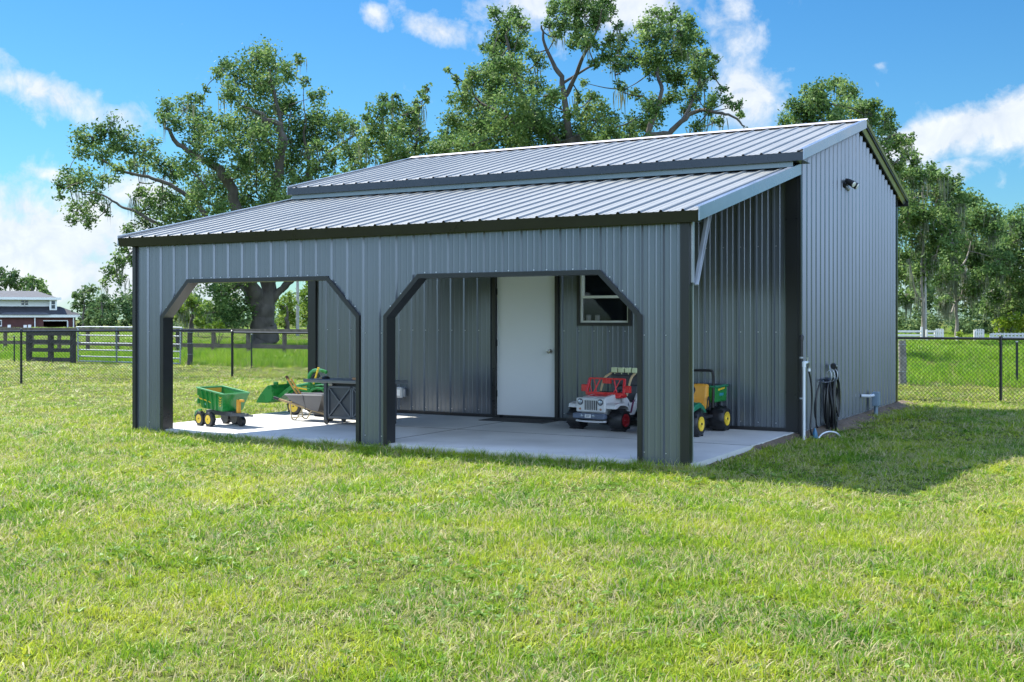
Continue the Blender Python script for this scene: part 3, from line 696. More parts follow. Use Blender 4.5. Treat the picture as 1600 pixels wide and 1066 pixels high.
px_tree('live_oak', 'tall spreading live oak with thick forked trunk, beyond the left end of the porch roof', 'tree', D1, 412,
    [([(414, 542, 0), (412, 520, 0), (411, 498, 0), (412, 478, 0)], .75, .55),
     ([(408, 485, 0), (398, 455, -.5), (388, 425, -1), (371, 324), (353, 279), (330, 257), (303, 243), (280, 225), (258, 200)], .5, .08),
     ([(406, 490, 0), (385, 455, 1), (362, 420, 1.5), (335, 360), (312, 324), (294, 308), (254, 284), (222, 275), (186, 266), (160, 250)], .36, .06),
     ([(416, 485, 0), (420, 440, 0), (424, 380, 0), (425, 315), (434, 270), (443, 225), (432, 195), (412, 183), (393, 170)], .5, .08),
     ([(434, 270, 0), (440, 200, 1), (430, 150, 1), (420, 110, 1), (412, 80, 0)], .25, .05),
     ([(420, 480, 0), (432, 460, 0), (450, 440, 0), (464, 400, 1), (470, 340), (478, 300), (487, 270), (510, 243), (533, 225), (553, 212)], .34, .07),
     ([(480, 290, 0), (482, 250), (475, 215), (478, 190)], .2, .05),
     ([(375, 420, 2), (330, 390), (280, 365), (231, 342), (213, 331), (191, 324), (172, 311), (150, 302), (125, 300)], .22, .04),
     ([(300, 370, 2), (250, 365), (222, 382), (208, 392), (190, 410), (181, 430)], .14, .03),
     ([(440, 455, 0), (455, 440, 0), (470, 432, 0), (492, 425, 0)], .22, .1)],
    [(400, 92, 26), (375, 110, 20), (348, 104, 13), (430, 98, 20), (455, 118, 16), (465, 95, 9), (395, 135, 28), (430, 150, 30), (358, 140, 18), (340, 118, 10), (415, 178, 28), (452, 165, 16), (475, 128, 8), (382, 165, 18),
     (262, 168, 16), (288, 172, 16), (305, 155, 11), (318, 183, 20), (345, 203, 24), (302, 200, 18), (275, 192, 14), (330, 232, 22), (360, 225, 20), (322, 138, 6), (255, 185, 9), (300, 225, 15),
     (140, 212, 20), (168, 203, 18), (196, 214, 18), (228, 236, 17), (125, 238, 15), (155, 240, 18), (105, 278, 16), (90, 290, 9), (130, 285, 22), (160, 285, 12), (122, 325, 17), (140, 345, 12), (110, 343, 9), (185, 235, 16), (212, 258, 15),
     (245, 255, 18), (270, 268, 20), (295, 262, 18), (238, 222, 10), (180, 268, 12), (92, 305, 7), (148, 312, 12), (165, 330, 8),
     (390, 205, 28), (420, 222, 28), (450, 215, 22), (478, 190, 22), (502, 178, 20), (495, 150, 14), (488, 210, 22), (512, 200, 22), (530, 190, 15), (548, 200, 14), (470, 240, 24), (400, 255, 28), (432, 262, 26), (372, 262, 22), (350, 285, 24), (322, 285, 20), (300, 300, 22),
     (330, 320, 26), (365, 310, 26), (400, 300, 30), (440, 300, 28), (470, 280, 20), (500, 265, 18), (525, 250, 14), (545, 235, 14), (495, 235, 14), (250, 312, 22), (280, 322, 24), (228, 322, 17), (300, 345, 24), (265, 345, 20), (340, 350, 24), (380, 345, 26), (420, 340, 26),
     (205, 362, 14), (222, 345, 15), (198, 385, 12), (180, 408, 12), (172, 425, 12), (165, 440, 8), (186, 436, 9), (205, 405, 8), (240, 365, 14), (215, 300, 12), (460, 320, 22), (490, 300, 18), (520, 285, 14),
     (345, 462, 16), (362, 478, 20), (385, 470, 18), (335, 488, 18), (365, 500, 18), (350, 445, 20), (375, 440, 20), (330, 425, 20), (310, 400, 22), (350, 400, 22), (395, 400, 20), (440, 400, 18), (470, 400, 15)],
    ls=.10, cov=1.25, grow=1.22, moss=50, spread=4.2)
px_tree('oak_tree', 'mid sized oak with a thin sprig on top, left of the largest live oak', 'tree', 58, 610,
    [([(610, 540, 0), (610, 420, 0), (612, 320, 0), (616, 250, 0)], .35, .22), ([(616, 260, 0), (605, 225), (598, 195), (596, 165)], .2, .04), ([(616, 255, 0), (640, 235), (655, 215), (654, 185), (658, 165), (668, 138)], .13, .025), ([(612, 300, 0), (570, 262), (560, 240)], .15, .04), ([(616, 270, 0), (660, 250), (690, 240)], .14, .04)],
    [(575, 200, 18), (592, 178, 16), (600, 160, 11), (618, 168, 14), (632, 185, 18), (612, 205, 22), (590, 222, 22), (642, 212, 22), (620, 232, 24), (655, 228, 18), (570, 235, 18), (560, 255, 16), (545, 250, 12), (680, 240, 14), (600, 250, 22), (640, 250, 20), (700, 235, 12), (665, 250, 16), (575, 182, 9), (648, 190, 10),
     (668, 138, 8), (660, 148, 8), (650, 160, 7), (668, 155, 6), (655, 170, 6), (620, 150, 6), (590, 280, 22), (640, 280, 24), (540, 275, 14), (570, 290, 20)],
    leafm=LEAF, ls=.105, cov=1.3, moss=15, spread=3)
px_tree('live_oak', 'largest live oak rising behind the middle of the roof with two high tufted crowns', 'tree', 50, 900,
    [([(900, 545, 0), (900, 400, 0), (898, 280, 0), (890, 215, 0)], .7, .45), ([(890, 230, 0), (884, 170, 0), (876, 120, 0), (862, 95), (850, 62), (846, 40)], .26, .05), ([(884, 150, 0), (905, 105), (918, 75), (935, 40), (940, 15)], .16, .035),
     ([(895, 240, 0), (850, 200), (815, 150), (800, 100), (790, 55)], .26, .05), ([(850, 210, 0), (790, 180), (750, 160), (728, 130)], .2, .04), ([(898, 260, 0), (960, 240, 0), (1010, 215, 0), (1045, 208, 0), (1065, 190, 0), (1092, 172, 0), (1120, 176), (1145, 182), (1164, 198)], .30, .04),
     ([(1010, 215, 0), (1024, 175, 0), (1034, 140, 0), (1026, 110), (1040, 70), (1050, 35)], .2, .04), ([(1024, 165, 0), (1005, 152), (985, 148), (972, 143)], .09, .02), ([(1065, 190, 0), (1085, 150), (1095, 110), (1088, 75)], .12, .03), ([(880, 130, 0), (930, 100), (970, 85)], .1, .03)],
    [(785, 38, 16), (772, 20, 9), (800, 28, 14), (812, 42, 12), (785, 62, 18), (808, 72, 18), (770, 92, 20), (795, 100, 20), (745, 112, 14), (735, 130, 14), (762, 130, 22), (790, 135, 24), (720, 155, 16), (745, 165, 24), (705, 182, 16), (725, 195, 22), (760, 195, 28), (795, 180, 28), (825, 170, 24), (830, 200, 28), (860, 190, 24), (870, 215, 26), (800, 215, 28), (740, 225, 26), (700, 215, 20), (685, 232, 14), (770, 230, 26), (830, 235, 28), (880, 240, 26), (812, 110, 16), (835, 130, 14), (850, 150, 18), (842, 95, 12), (830, 82, 8), (700, 110, 5), (712, 125, 7), (760, 75, 9),
     (865, 12, 12), (888, 5, 16), (910, 0, 18), (935, 8, 18), (950, 18, 11), (925, 25, 16), (900, 25, 16), (880, 38, 14), (912, 48, 16), (935, 38, 12), (905, 68, 14), (922, 62, 12), (858, 38, 9), (868, 58, 8), (950, 60, 9), (965, 40, 7), (945, 85, 12), (965, 75, 11), (980, 62, 11), (962, 100, 13), (985, 88, 12), (930, 100, 8), (978, 105, 8), (945, 70, 7), (1000, 100, 8),
     (1010, 38, 14), (1028, 28, 14), (1048, 22, 12), (1068, 40, 14), (1018, 60, 17), (1042, 55, 18), (1065, 65, 17), (1085, 60, 12), (1020, 88, 18), (1048, 85, 18), (1072, 92, 18), (1095, 85, 12), (1038, 112, 16), (1062, 120, 17), (1088, 115, 16), (1108, 102, 10), (1100, 130, 13), (1120, 92, 6), (1112, 118, 7), (1015, 115, 10),
     (995, 148, 9), (975, 140, 7), (1010, 170, 15), (1030, 160, 15), (1000, 190, 17), (985, 208, 14), (1020, 190, 14), (1055, 150, 12), (1085, 150, 13), (1112, 155, 11), (1105, 175, 8), (1135, 160, 9), (1152, 165, 8), (1158, 178, 6), (1090, 195, 10), (1075, 170, 11), (965, 132, 6), (1120, 190, 7), (1130, 140, 6), (960, 200, 12), (970, 222, 12),
     (905, 150, 9), (915, 130, 7), (925, 152, 9), (912, 175, 12), (935, 170, 13), (948, 188, 15), (925, 200, 16), (900, 205, 15), (955, 210, 14), (890, 175, 10), (930, 225, 18), (960, 235, 18), (1000, 225, 16)],
    ls=.074, cov=1.6, grow=1.3, moss=25, spread=3.6, mossl=(.4, 1.3))
px_tree('oak_tree', 'round topped oak rising behind the right end of the main roof', 'tree', 75, 1330,
    [([(1330, 530, 0), (1330, 400, 0), (1325, 300, 0), (1320, 240, 0)], .45, .3), ([(1320, 260, 0), (1290, 200), (1272, 165)], .22, .05), ([(1322, 250, 0), (1330, 190), (1325, 150)], .2, .05), ([(1325, 280, 0), (1370, 230), (1400, 210), (1420, 215)], .2, .05), ([(1330, 320, 0), (1380, 270), (1410, 245)], .16, .04)],
    [(1262, 145, 14), (1245, 165, 15), (1285, 140, 16), (1305, 132, 13), (1322, 145, 18), (1270, 165, 20), (1298, 162, 22), (1232, 190, 16), (1258, 190, 20), (1330, 170, 22), (1350, 180, 18), (1365, 165, 11), (1385, 180, 12), (1370, 195, 18), (1390, 205, 16), (1300, 195, 22), (1335, 205, 22), (1365, 222, 20), (1388, 232, 18), (1408, 222, 12), (1420, 218, 10), (1415, 240, 15), (1428, 252, 9), (1400, 255, 14), (1378, 258, 15), (1270, 215, 20), (1310, 235, 22), (1345, 245, 20), (1228, 215, 14), (1370, 285, 18), (1345, 290, 18)],
    ls=.115, cov=1.7, spread=4, moss=30)
def grove(label, d, bu, top, clumps, moss, leafm=LEAF, bark=PALEBARK, r0=.25, ls=.15, cov=1.5, spread=3.5, name='oak_tree', **kw):
    lim = [([(bu, 530, 0), (bu + 1, 500, 0), (bu - 1, 450, 0), (bu + 2, top + 60, 0), (bu, top + 20, 0)], r0, .06)]
    for (u, v, r) in random.sample(clumps, min(5, len(clumps))): lim.append(([(bu, min(470, v + 70), 0), ((bu + u) / 2, (v + 40 + min(470, v + 70)) / 2), (u, v)], r0 * .5, .05))
    return px_tree(name, label, 'tree', d, bu, lim, clumps, leafm=leafm, bark=bark, ls=ls, cov=cov * 1.15, moss=moss, spread=spread, grow=1.28, **kw)
def rcl(u0, u1, vt, v1, n, r0, r1):      # clumps under an outline: vt(u) is the top of the crown
    return [(u, random.uniform(vt(u) + r0, v1), random.uniform(r0, r1)) for u in [random.uniform(u0, u1) for _ in range(n)]]
grove('mossy pale trunked oak just right of the building, nearest of the right grove', 84, 1441, 270,
    [(1400, 285, 16), (1418, 275, 16), (1440, 272, 16), (1462, 270, 14), (1475, 272, 9), (1405, 310, 20), (1435, 305, 22), (1465, 300, 20), (1490, 292, 15), (1480, 320, 20), (1450, 335, 22), (1415, 345, 22), (1400, 370, 18), (1440, 370, 22), (1475, 355, 22), (1490, 380, 16), (1460, 400, 20), (1420, 405, 20), (1400, 430, 16), (1440, 430, 18), (1475, 430, 16), (1415, 460, 14), (1500, 315, 12)], 150, ls=.14)
grove('mossy oak with a single straight grey trunk in the middle of the right hand grove', 92, 1494, 300,
    [(1500, 305, 15), (1520, 318, 18), (1540, 335, 16), (1495, 340, 20), (1525, 350, 22), (1550, 365, 18), (1500, 380, 22), (1535, 390, 22), (1560, 405, 16), (1510, 415, 20), (1545, 430, 18), (1480, 440, 14), (1520, 450, 14), (1490, 400, 16), (1475, 470, 10)], 200, ls=.15)
grove('broad oak at the right edge of the photo with low hanging dark foliage', 100, 1562, 340,
    [(1560, 350, 14), (1575, 362, 18), (1595, 372, 20), (1620, 365, 22), (1560, 390, 20), (1590, 400, 24), (1620, 405, 24), (1560, 425, 20), (1590, 440, 22), (1620, 445, 22), (1550, 455, 16), (1575, 470, 18), (1600, 478, 20), (1540, 475, 12), (1560, 490, 12), (1620, 490, 18), (1645, 420, 24), (1590, 348, 10)], 140, ls=.16)
grove('thin crowned see through tree behind the grove at the right edge', 125, 1612, 330,
    [(1585, 338, 9), (1598, 335, 12), (1575, 345, 8), (1610, 350, 14), (1590, 360, 10), (1625, 345, 12), (1600, 372, 12)], 0, ls=.16, cov=.8)
# low growth below the grove and the woods far behind everything
def mass(name, spec, leafm, ls, kind='stuff', cov=1.6):
    Vs = []
    for (u, v, r, d) in spec:
        c = np.array(at(u, v, d)); rr = r * d / FPX
        sub = RNG.normal(0, 1, (9, 3)); sub /= np.linalg.norm(sub, axis=1)[:, None]; sub *= RNG.uniform(.3, 1, (9, 1)) ** .5 * rr
        cen = c + sub; cen[:, 2] = np.maximum(cen[:, 2], .2)
        l = ls * d / 100; Vs.append(leaves(cen, rr * .26, int(cov * 2.1 * rr * rr / (l * l * .55)) + 8, l))
    V = np.concatenate(Vs); o = npmesh(name, V, np.arange(len(V)).reshape(-1, 4), leafm); COL.objects.link(o)
    if kind: o['kind'] = kind
    return o
sp = []
for i in range(210):
    u = random.uniform(1385, 1680); sp.append((u, random.uniform(max(330, 330 + (u - 1400) * .35), 522), random.uniform(9, 17), random.uniform(108, 135)))
mass('undergrowth', sp, LEAFD, .17)
sp = []
for i in range(420):
    u = random.uniform(-350, 780) if i % 3 else random.uniform(1380, 2300)
    top = 455 + 14 * math.sin(u * .021) + 10 * math.sin(u * .067 + 2) if u < 1000 else 440 + 15 * math.sin(u * .03)
    if -80 < u < 122: continue
    sp.append((u, random.uniform(top + 8, 515), random.uniform(7, 14), random.uniform(190, 260)))
mass('distant_woods', sp, LEAFD, .16, cov=1.3)
sp = []
for i in range(260):        # the grove and the woods go on to the right of the picture
    az = random.uniform(.45, 1.75) - YAW; dist = random.uniform(85, 120); V_ = CAM + Vector((math.sin(az), math.cos(az), 0)) * dist
    sp.append((V_, random.uniform(.8, 10.5), random.uniform(1.1, 1.9)))
Vs = []
for (p0, zz, rr) in sp:
    c = np.array([p0.x, p0.y, zz]); cen = c + RNG.normal(0, 1, (6, 3)) * rr * .6; Vs.append(leaves(cen, rr * .35, 130, .38))
V = np.concatenate(Vs); o = npmesh('side_woods', V, np.arange(len(V)).reshape(-1, 4), LEAFD); COL.objects.link(o); o['kind'] = 'stuff'
def far_tree(label, d, bu, cl, leafm=LEAFD, moss=0, name='tree', **kw):
    lim = [([(bu, 518, 0), (bu, 500, 0), (bu + 1, min(c[1] for c in cl) + 25, 0), (bu, min(c[1] for c in cl) + 8, 0)], .35, .08)]
    return px_tree(name, label, 'tree', d, bu, lim, cl, leafm=leafm, ls=.0017 * d, cov=1.6, spread=4, moss=moss, **kw)
far_tree('dark rounded tree behind the left part of the brick house roof', 240, 15, [(5, 428, 10), (20, 434, 11), (-12, 426, 14), (10, 440, 12), (28, 446, 9), (-10, 446, 12)])
far_tree('yellowish green tree behind the middle of the brick house roof', 235, 50, [(38, 442, 8), (50, 438, 10), (60, 446, 9), (70, 450, 6), (45, 452, 9), (62, 458, 7), (76, 460, 4)], leafm=LEAF)
far_tree('feathery grey green tree standing right of the brick house', 150, 130, [(118, 464, 7), (128, 458, 9), (140, 454, 9), (122, 478, 9), (134, 474, 12), (146, 480, 12), (134, 494, 9), (144, 498, 11)])
far_tree('drooping dark willow like tree behind the tube gate', 140, 158, [(150, 482, 11), (162, 474, 12), (172, 484, 12), (158, 496, 14), (172, 500, 12), (146, 500, 12), (166, 464, 7)])
far_tree('pale leaved tree between the tube gate and the porch corner', 145, 198, [(188, 474, 10), (200, 466, 11), (210, 474, 10), (192, 490, 12), (208, 492, 12), (200, 502, 10), (218, 480, 12), (225, 495, 12)])
far_tree('bright green tree seen at the left of the first arch', 95, 300, [(282, 478, 12), (295, 470, 12), (308, 474, 11), (288, 492, 13), (302, 494, 14), (318, 490, 12), (275, 490, 10), (325, 478, 8), (312, 504, 9)], leafm=LEAFY, moss=24)
far_tree('dark bush like tree left of the big oak trunk in the first arch', 90, 352, [(338, 496, 12), (352, 490, 13), (366, 496, 12), (345, 506, 10), (360, 508, 10), (376, 505, 10)])
far_tree('light green tree right of the big oak trunk seen through the first arch', 100, 448, [(442, 480, 10), (452, 470, 11), (446, 494, 12), (458, 488, 12), (440, 505, 9), (456, 504, 10)], leafm=LEAFY)
far_tree('pale leafy tree beside the black corner post seen through the first arch', 105, 484, [(476, 462, 11), (488, 452, 12), (480, 478, 13), (494, 475, 13), (476, 494, 12), (490, 498, 12), (500, 460, 10)], leafm=LEAFY)
# shrubs and weeds
def shrub(name, label, u, v, d, cl, m, ls, cat='shrub'):
    t = thing(name, label, cat, (at(u, HOR, d).x, at(u, HOR, d).y, GZ)); B = t.location.copy()
    Vs = []; mb = MB()
    for (uu, vv, r) in cl:
        c = at(uu, vv, d + random.uniform(-.3, .3) * r * d / FPX) - B; rr = r * d / FPX
        sub = RNG.normal(0, 1, (8, 3)); sub /= np.linalg.norm(sub, axis=1)[:, None]; cen = np.array(c) + sub * rr * .7
        Vs.append(leaves(cen, rr * .25, int(3.5 * rr * rr / (ls * ls * .5)) + 6, ls)); mb.tube([(0, 0, 0), tuple(Vector(c) * .5), tuple(c)], [.03, .02, .01], 5)
    V = np.concatenate(Vs); o = npmesh('foliage', V, np.arange(len(V)).reshape(-1, 4), m, t); COL.objects.link(o); mb.build('stem', BARK, t)
shrub('shrub', 'large lime green shrub below the grove near the right edge', 1575, 515, 96, [(1560, 508, 12), (1572, 500, 13), (1586, 502, 13), (1598, 508, 12), (1580, 512, 12), (1612, 506, 14)], LIME, .16)
shrub('shrub', 'small round yellow green bush beside the straight grey trunk', 1499, 523, 88, [(1499, 522, 5), (1499, 526, 5)], LIME, .09)
shrub('shrub', 'yellow shrub over the fence seen low in the first arch', 340, 510, 60, [(334, 508, 7), (345, 510, 7), (352, 513, 6), (325, 512, 6)], LIME, .09)
shrub('weed_clump', 'tall bright weeds standing past the chain link fence, left clump in the first arch', 412, 572, 40, [(408, 566, 7), (414, 560, 8), (420, 566, 7), (411, 573, 6)], FIELD, .07, 'weeds')
shrub('weed_clump', 'broad bright weeds past the chain link fence beside the black corner post', 445, 572, 40, [(432, 564, 7), (440, 567, 7), (450, 562, 7), (460, 568, 7), (444, 573, 6)], FIELD, .07, 'weeds')
shrub('weed_clump', 'low leafy weeds at the foot of the thick wooden post', 308, 568, 37, [(304, 566, 5), (312, 567, 5), (318, 568, 4)], FIELD, .06, 'weeds')
#@@FENCES
# ------------------------------------------------------------------ fences, gate, posts, poles, house
vinylblk = mat('black vinyl coated steel', (.012, .013, .014), .35, .0, .1)
blkwood = mat('weathered black fence board', (.045, .042, .040), .9, 0, .4, 5, .4, 30)
brwood = mat('weathered brown fence board', (.13, .105, .085), .9, 0, .35, 5, .4, 30)
whitew = mat('white painted fence', (.62, .62, .60), .7, 0, .1)
tsteel = mat('galvanized gate tube', (.33, .36, .38), .45, .4, .08)
green_t = mat('dark t post', (.02, .028, .024), .6)
greyw = mat('grey weathered pole', (.34, .34, .32), .85, 0, .15)
def chain_fence(label, a, b, first, step, h=1.2, n=None, grp=None):
    a = Vector((a[0], a[1], GZ)); b = Vector((b[0], b[1], GZ)); L = (b - a).length; d = (b - a) / L
    t = thing('chain_link_fence', label, 'fence', a, math.atan2(d.y, d.x))
    x = first
    while x <= L:
        mb = MB(); term = abs(x - first) < .01 or x + step > L
        r = .033 if term else .026
        mb.tube([(x, 0, -.05), (x, 0, h + .02)], r, 10); mb.lathe([(r + .006, 0), (r + .006, .02), (.01, .05), (0, .055)], (x, 0, h + .015), 'z', 10)
        if term:
            for z in (.1, .35, .6, .85, 1.08): mb.tube([(x, 0, z), (x, 0, z + .025)], r + .007, 10)
        mb.build('post', vinylblk, t, smooth=True); x += step
    mb = MB(); mb.tube([(0, 0, h), (L, 0, h)], .022, 8); mb.build('top_rail', vinylblk, t, smooth=True)
    mb = MB(); mb.tube([(0, .02, .03), (L, .02, .03)], .003, 4); mb.build('tension_wire', vinylblk, t)
    V = []; F = []; w = .0036; p = .0707; hh = h - .02; k = int((L + hh) / p)
    for s in (0, 1):
        for i in range(k):
            x0 = -hh + i * p; z0 = .02; x1 = x0 + hh; z1 = hh + .02
            if x0 < 0: z0 -= x0; x0 = 0
            if x1 > L: z1 -= x1 - L; x1 = L
            if z1 - z0 < .01: continue
            q0, q1 = (x0, z0), (x1, z1)
            if s: q0, q1 = (L - x0, z0), (L - x1, z1)
            o = len(V)
            for q in (q0, q1): V += [(q[0] - w, .023 + s * .004, q[1]), (q[0] + w, .023 + s * .004, q[1]), (q[0], .023 + s * .004 + w * 1.7, q[1] + w)]
            F += [(o, o + 1, o + 4, o + 3), (o + 1, o + 2, o + 5, o + 4), (o + 2, o, o + 3, o + 5)]
    o = npmesh('wire_mesh', V, F, vinylblk, t); COL.objects.link(o)
    return t
CF = Vector((-16.5, 11.35)); 
chain_fence('black chain link fence running along the back of the yard behind the building', CF, (9.5, 10.9), 0, 3.02, 1.14)
e = (Vector((-18.4, 6.65)) - CF).normalized()
chain_fence('black chain link fence on the left side of the yard, running towards the viewer', CF + e * .06, CF + e * 14, 2.4, 2.66, 1.2)
def board_fence(label, a, b, zs, step, m, hp=1.08, pw=.13, bh=.13, zt=0, name='board_fence', first=0):
    a = Vector((a[0], a[1], GZ)); b = Vector((b[0], b[1], GZ)); L = (b - a).length; d = (b - a) / L
    t = thing(name, label, 'fence', a, math.atan2(d.y, d.x)); x = first
    while x <= L + .01:
        mb = MB(); mb.box(x - pw / 2, x + pw / 2, -pw / 2, pw / 2, -.1, hp + random.uniform(-.02, .03)); mb.build('post', m, t); x += step
    x = first
    for z in zs:
        mb = MB(); mb.box(0, L, -pw / 2 - .03, -pw / 2 - .001, z - bh / 2, z + bh / 2); mb.build('rail', m, t)
    return t
board_fence('short black four board fence panel left of the tube gate', (-30.1, 15.9), (-28.1, 16.1), (.98, .71, .42, .10), 1.0, blkwood, 1.07, .14, .13)
board_fence('long weathered brown board fence crossing the pasture in front of the oak trunk', (-70, 27.2), (-20, 26.2), (.98, .33), 2.02, brwood, 1.05, .13, .17)
# tube gate
t = thing('tube_gate', 'silver six bar tube gate closing the pasture fence', 'gate', (-27.95, 16.15, GZ), 0)
L = 4.8; mb = MB(); r = .023
mb.tube(curve([(0.03, 0, .1), (0.02, 0, .6), (.03, 0, 1.12), (.13, 0, 1.21), (L / 2, 0, 1.21), (L - .13, 0, 1.21), (L - .03, 0, 1.12), (L - .02, 0, .6), (L - .03, 0, .1)], 4), r, 8)
mb.build('gate_frame', tsteel, t, smooth=True)
for z in (.93, .67, .44, .22, .06):
    mb = MB(); mb.tube([(.02, 0, z), (L - .02, 0, z)], r * .9, 8); mb.build('bar', tsteel, t, smooth=True)
for x in (L * .40, L * .78):
    mb = MB(); mb.box(x - .03, x + .03, -.035, -.0235, .05, 1.19); mb.build('brace', mat('dull steel brace', (.13, .16, .18), .5, .4), t)
# round wooden posts and t posts of the wire fence
def post(name, label, u, v, d, top, r, m, cat, grp=None):
    p = at(u, HOR, d); h = CAM.z - (top - HOR) * d / FPX - GZ
    t = thing(name, label, cat, (p.x, p.y, GZ)); mb = MB()
    if name == 't_post':
        mb.box(-.025, .025, -.004, .004, -.1, h); mb.box(-.004, .004, .004, .035, -.1, h); mb.build('stake', m, t)
        mb = MB(); mb.box(-.0251, .0251, -.0045, .0045, h, h + .03); mb.box(-.0045, .0045, .0045, .036, h, h + .03); mb.build('cap', mat('pale cap', (.5, .5, .48), .6), t)
    else:
        c = [(random.uniform(-.01, .01), random.uniform(-.01, .01), z) for z in np.linspace(-.1, h, 7)]
        mb.tube(c, [r * random.uniform(.94, 1.06) for _ in c], 12); mb.build('stake', m, t, smooth=True)
        for z in (.3, .6, .9): mb = MB(); mb.tube([(0, 0, z * h), (0, 0, z * h + .012)], r * 1.1, 10); mb.build('wire_loop', tsteel, t)
post('wooden_post', 'thick dark round post at the right end of the tube gate', 297, 571, 36.7, 514, .085, blkwood, 'post')
post('wooden_post', 'thick grey wooden post just right of the building behind the chain link', 1410, 602, 25.7, 532, .085, mat('grey post wood', (.20, .19, .17), .9, 0, .3, 8, .5, 30), 'post')
post('wooden_post', 'slimmer dark post between the brown fence and the tube gate', 277, 556, 47, 514, .07, blkwood, 'post')
post('t_post', 'thin dark steel stake left of the black board fence', 22, 565, 39.5, 526, .02, green_t, 'stake')
post('t_post', 'thin dark steel stake in front of the big oak trunk', 393, 575, 34.8, 523, .02, green_t, 'stake')
post('t_post', 'thin dark steel stake at the right edge of the photo', 1589, 605, 25, 535, .02, green_t, 'stake')
# utility poles
def upole(label, u, d, h, r, arm=True):
    p = at(u, HOR, d); t = thing('utility_pole', label, 'utility pole', (p.x, p.y, GZ), .4); mb = MB(); mb.tube([(0, 0, -.1), (0, 0, h)], [r, r * .7], 10); mb.build('shaft', greyw, t, smooth=True)
    if arm:
        mb = MB(); mb.box(-.9, .9, -r - .1, -r, h - .6, h - .48); mb.build('crossarm', greyw, t)
        for x in (-.8, 0.25, .8):
            mb = MB(); mb.lathe([(.05, 0), (.06, .06), (.03, .12), (0, .14)], (x, -r - .05, h - .48), 'z', 8); mb.build('insulator', whitew, t)
upole('grey utility pole seen through the first arch beside the black corner post', 465, 100, 7.5, .15)
upole('thin pale pole rising beside the nearest trunk of the right grove', 1446, 84, 6.0, .10, False)
mb = MB(); a = at(465, HOR, 100); b = at(250, HOR, 140)
mb.tube([Vector((a.x + (b.x - a.x) * s, a.y + (b.y - a.y) * s, 6.4 - 2.2 * s * (1 - s) * 2)) for s in np.linspace(0, 1, 14)], .012, 4)
tag(mb.build('power_line', vinylblk), 'thin cable leading left from the grey utility pole', 'cable')
# white paddock fence far right
def wfence(label, u0, u1, d, rails, pk=0, h=1.1):
    a = at(u0, HOR, d); b = at(u1, HOR, d); a.z = b.z = GZ; L = (b - a).length; dd = (b - a) / L
    t = thing('white_fence', label, 'fence', a, math.atan2(dd.y, dd.x)); n = max(2, int(L / 2.2) + 1)
    for i in range(n):
        x = L * i / (n - 1); mb = MB(); mb.box(x - .06, x + .06, -.06, .06, -.1, h * random.uniform(.96, 1.08)); mb.build('post', whitew, t)
    for z in rails:
        mb = MB(); mb.box(0, L, -.09, -.061, z - .07, z + .07); mb.build('rail', whitew, t)
    for i in range(pk):
        x = L * (i + .5) / pk; mb = MB(); mb.box(x - .05, x + .05, -.12, -.091, .1, h * 1.12); mb.build('picket', whitew, t)
wfence('white two rail fence with tall posts just right of the building', 1385, 1440, 80, (.62, .35), 0, .95)
wfence('short white rail fence ending in the left picket panel', 1448, 1462, 80, (.62, .35), 0, .7)
wfence('small white picket panel left of the straight grey trunk', 1461, 1473, 80, (.60, .3), 4, .72)
wfence('small white picket panel standing alone right of the straight grey trunk', 1523, 1536, 80, (.6, .3), 4, .7)
wfence('long low white rail fence at the right with picket boards', 1548, 1640, 80, (.42, .2), 16, .46)
wfence('low grey white rail running along the far side of the right pasture', 1385, 1660, 78, (.16, ), 0, .3)
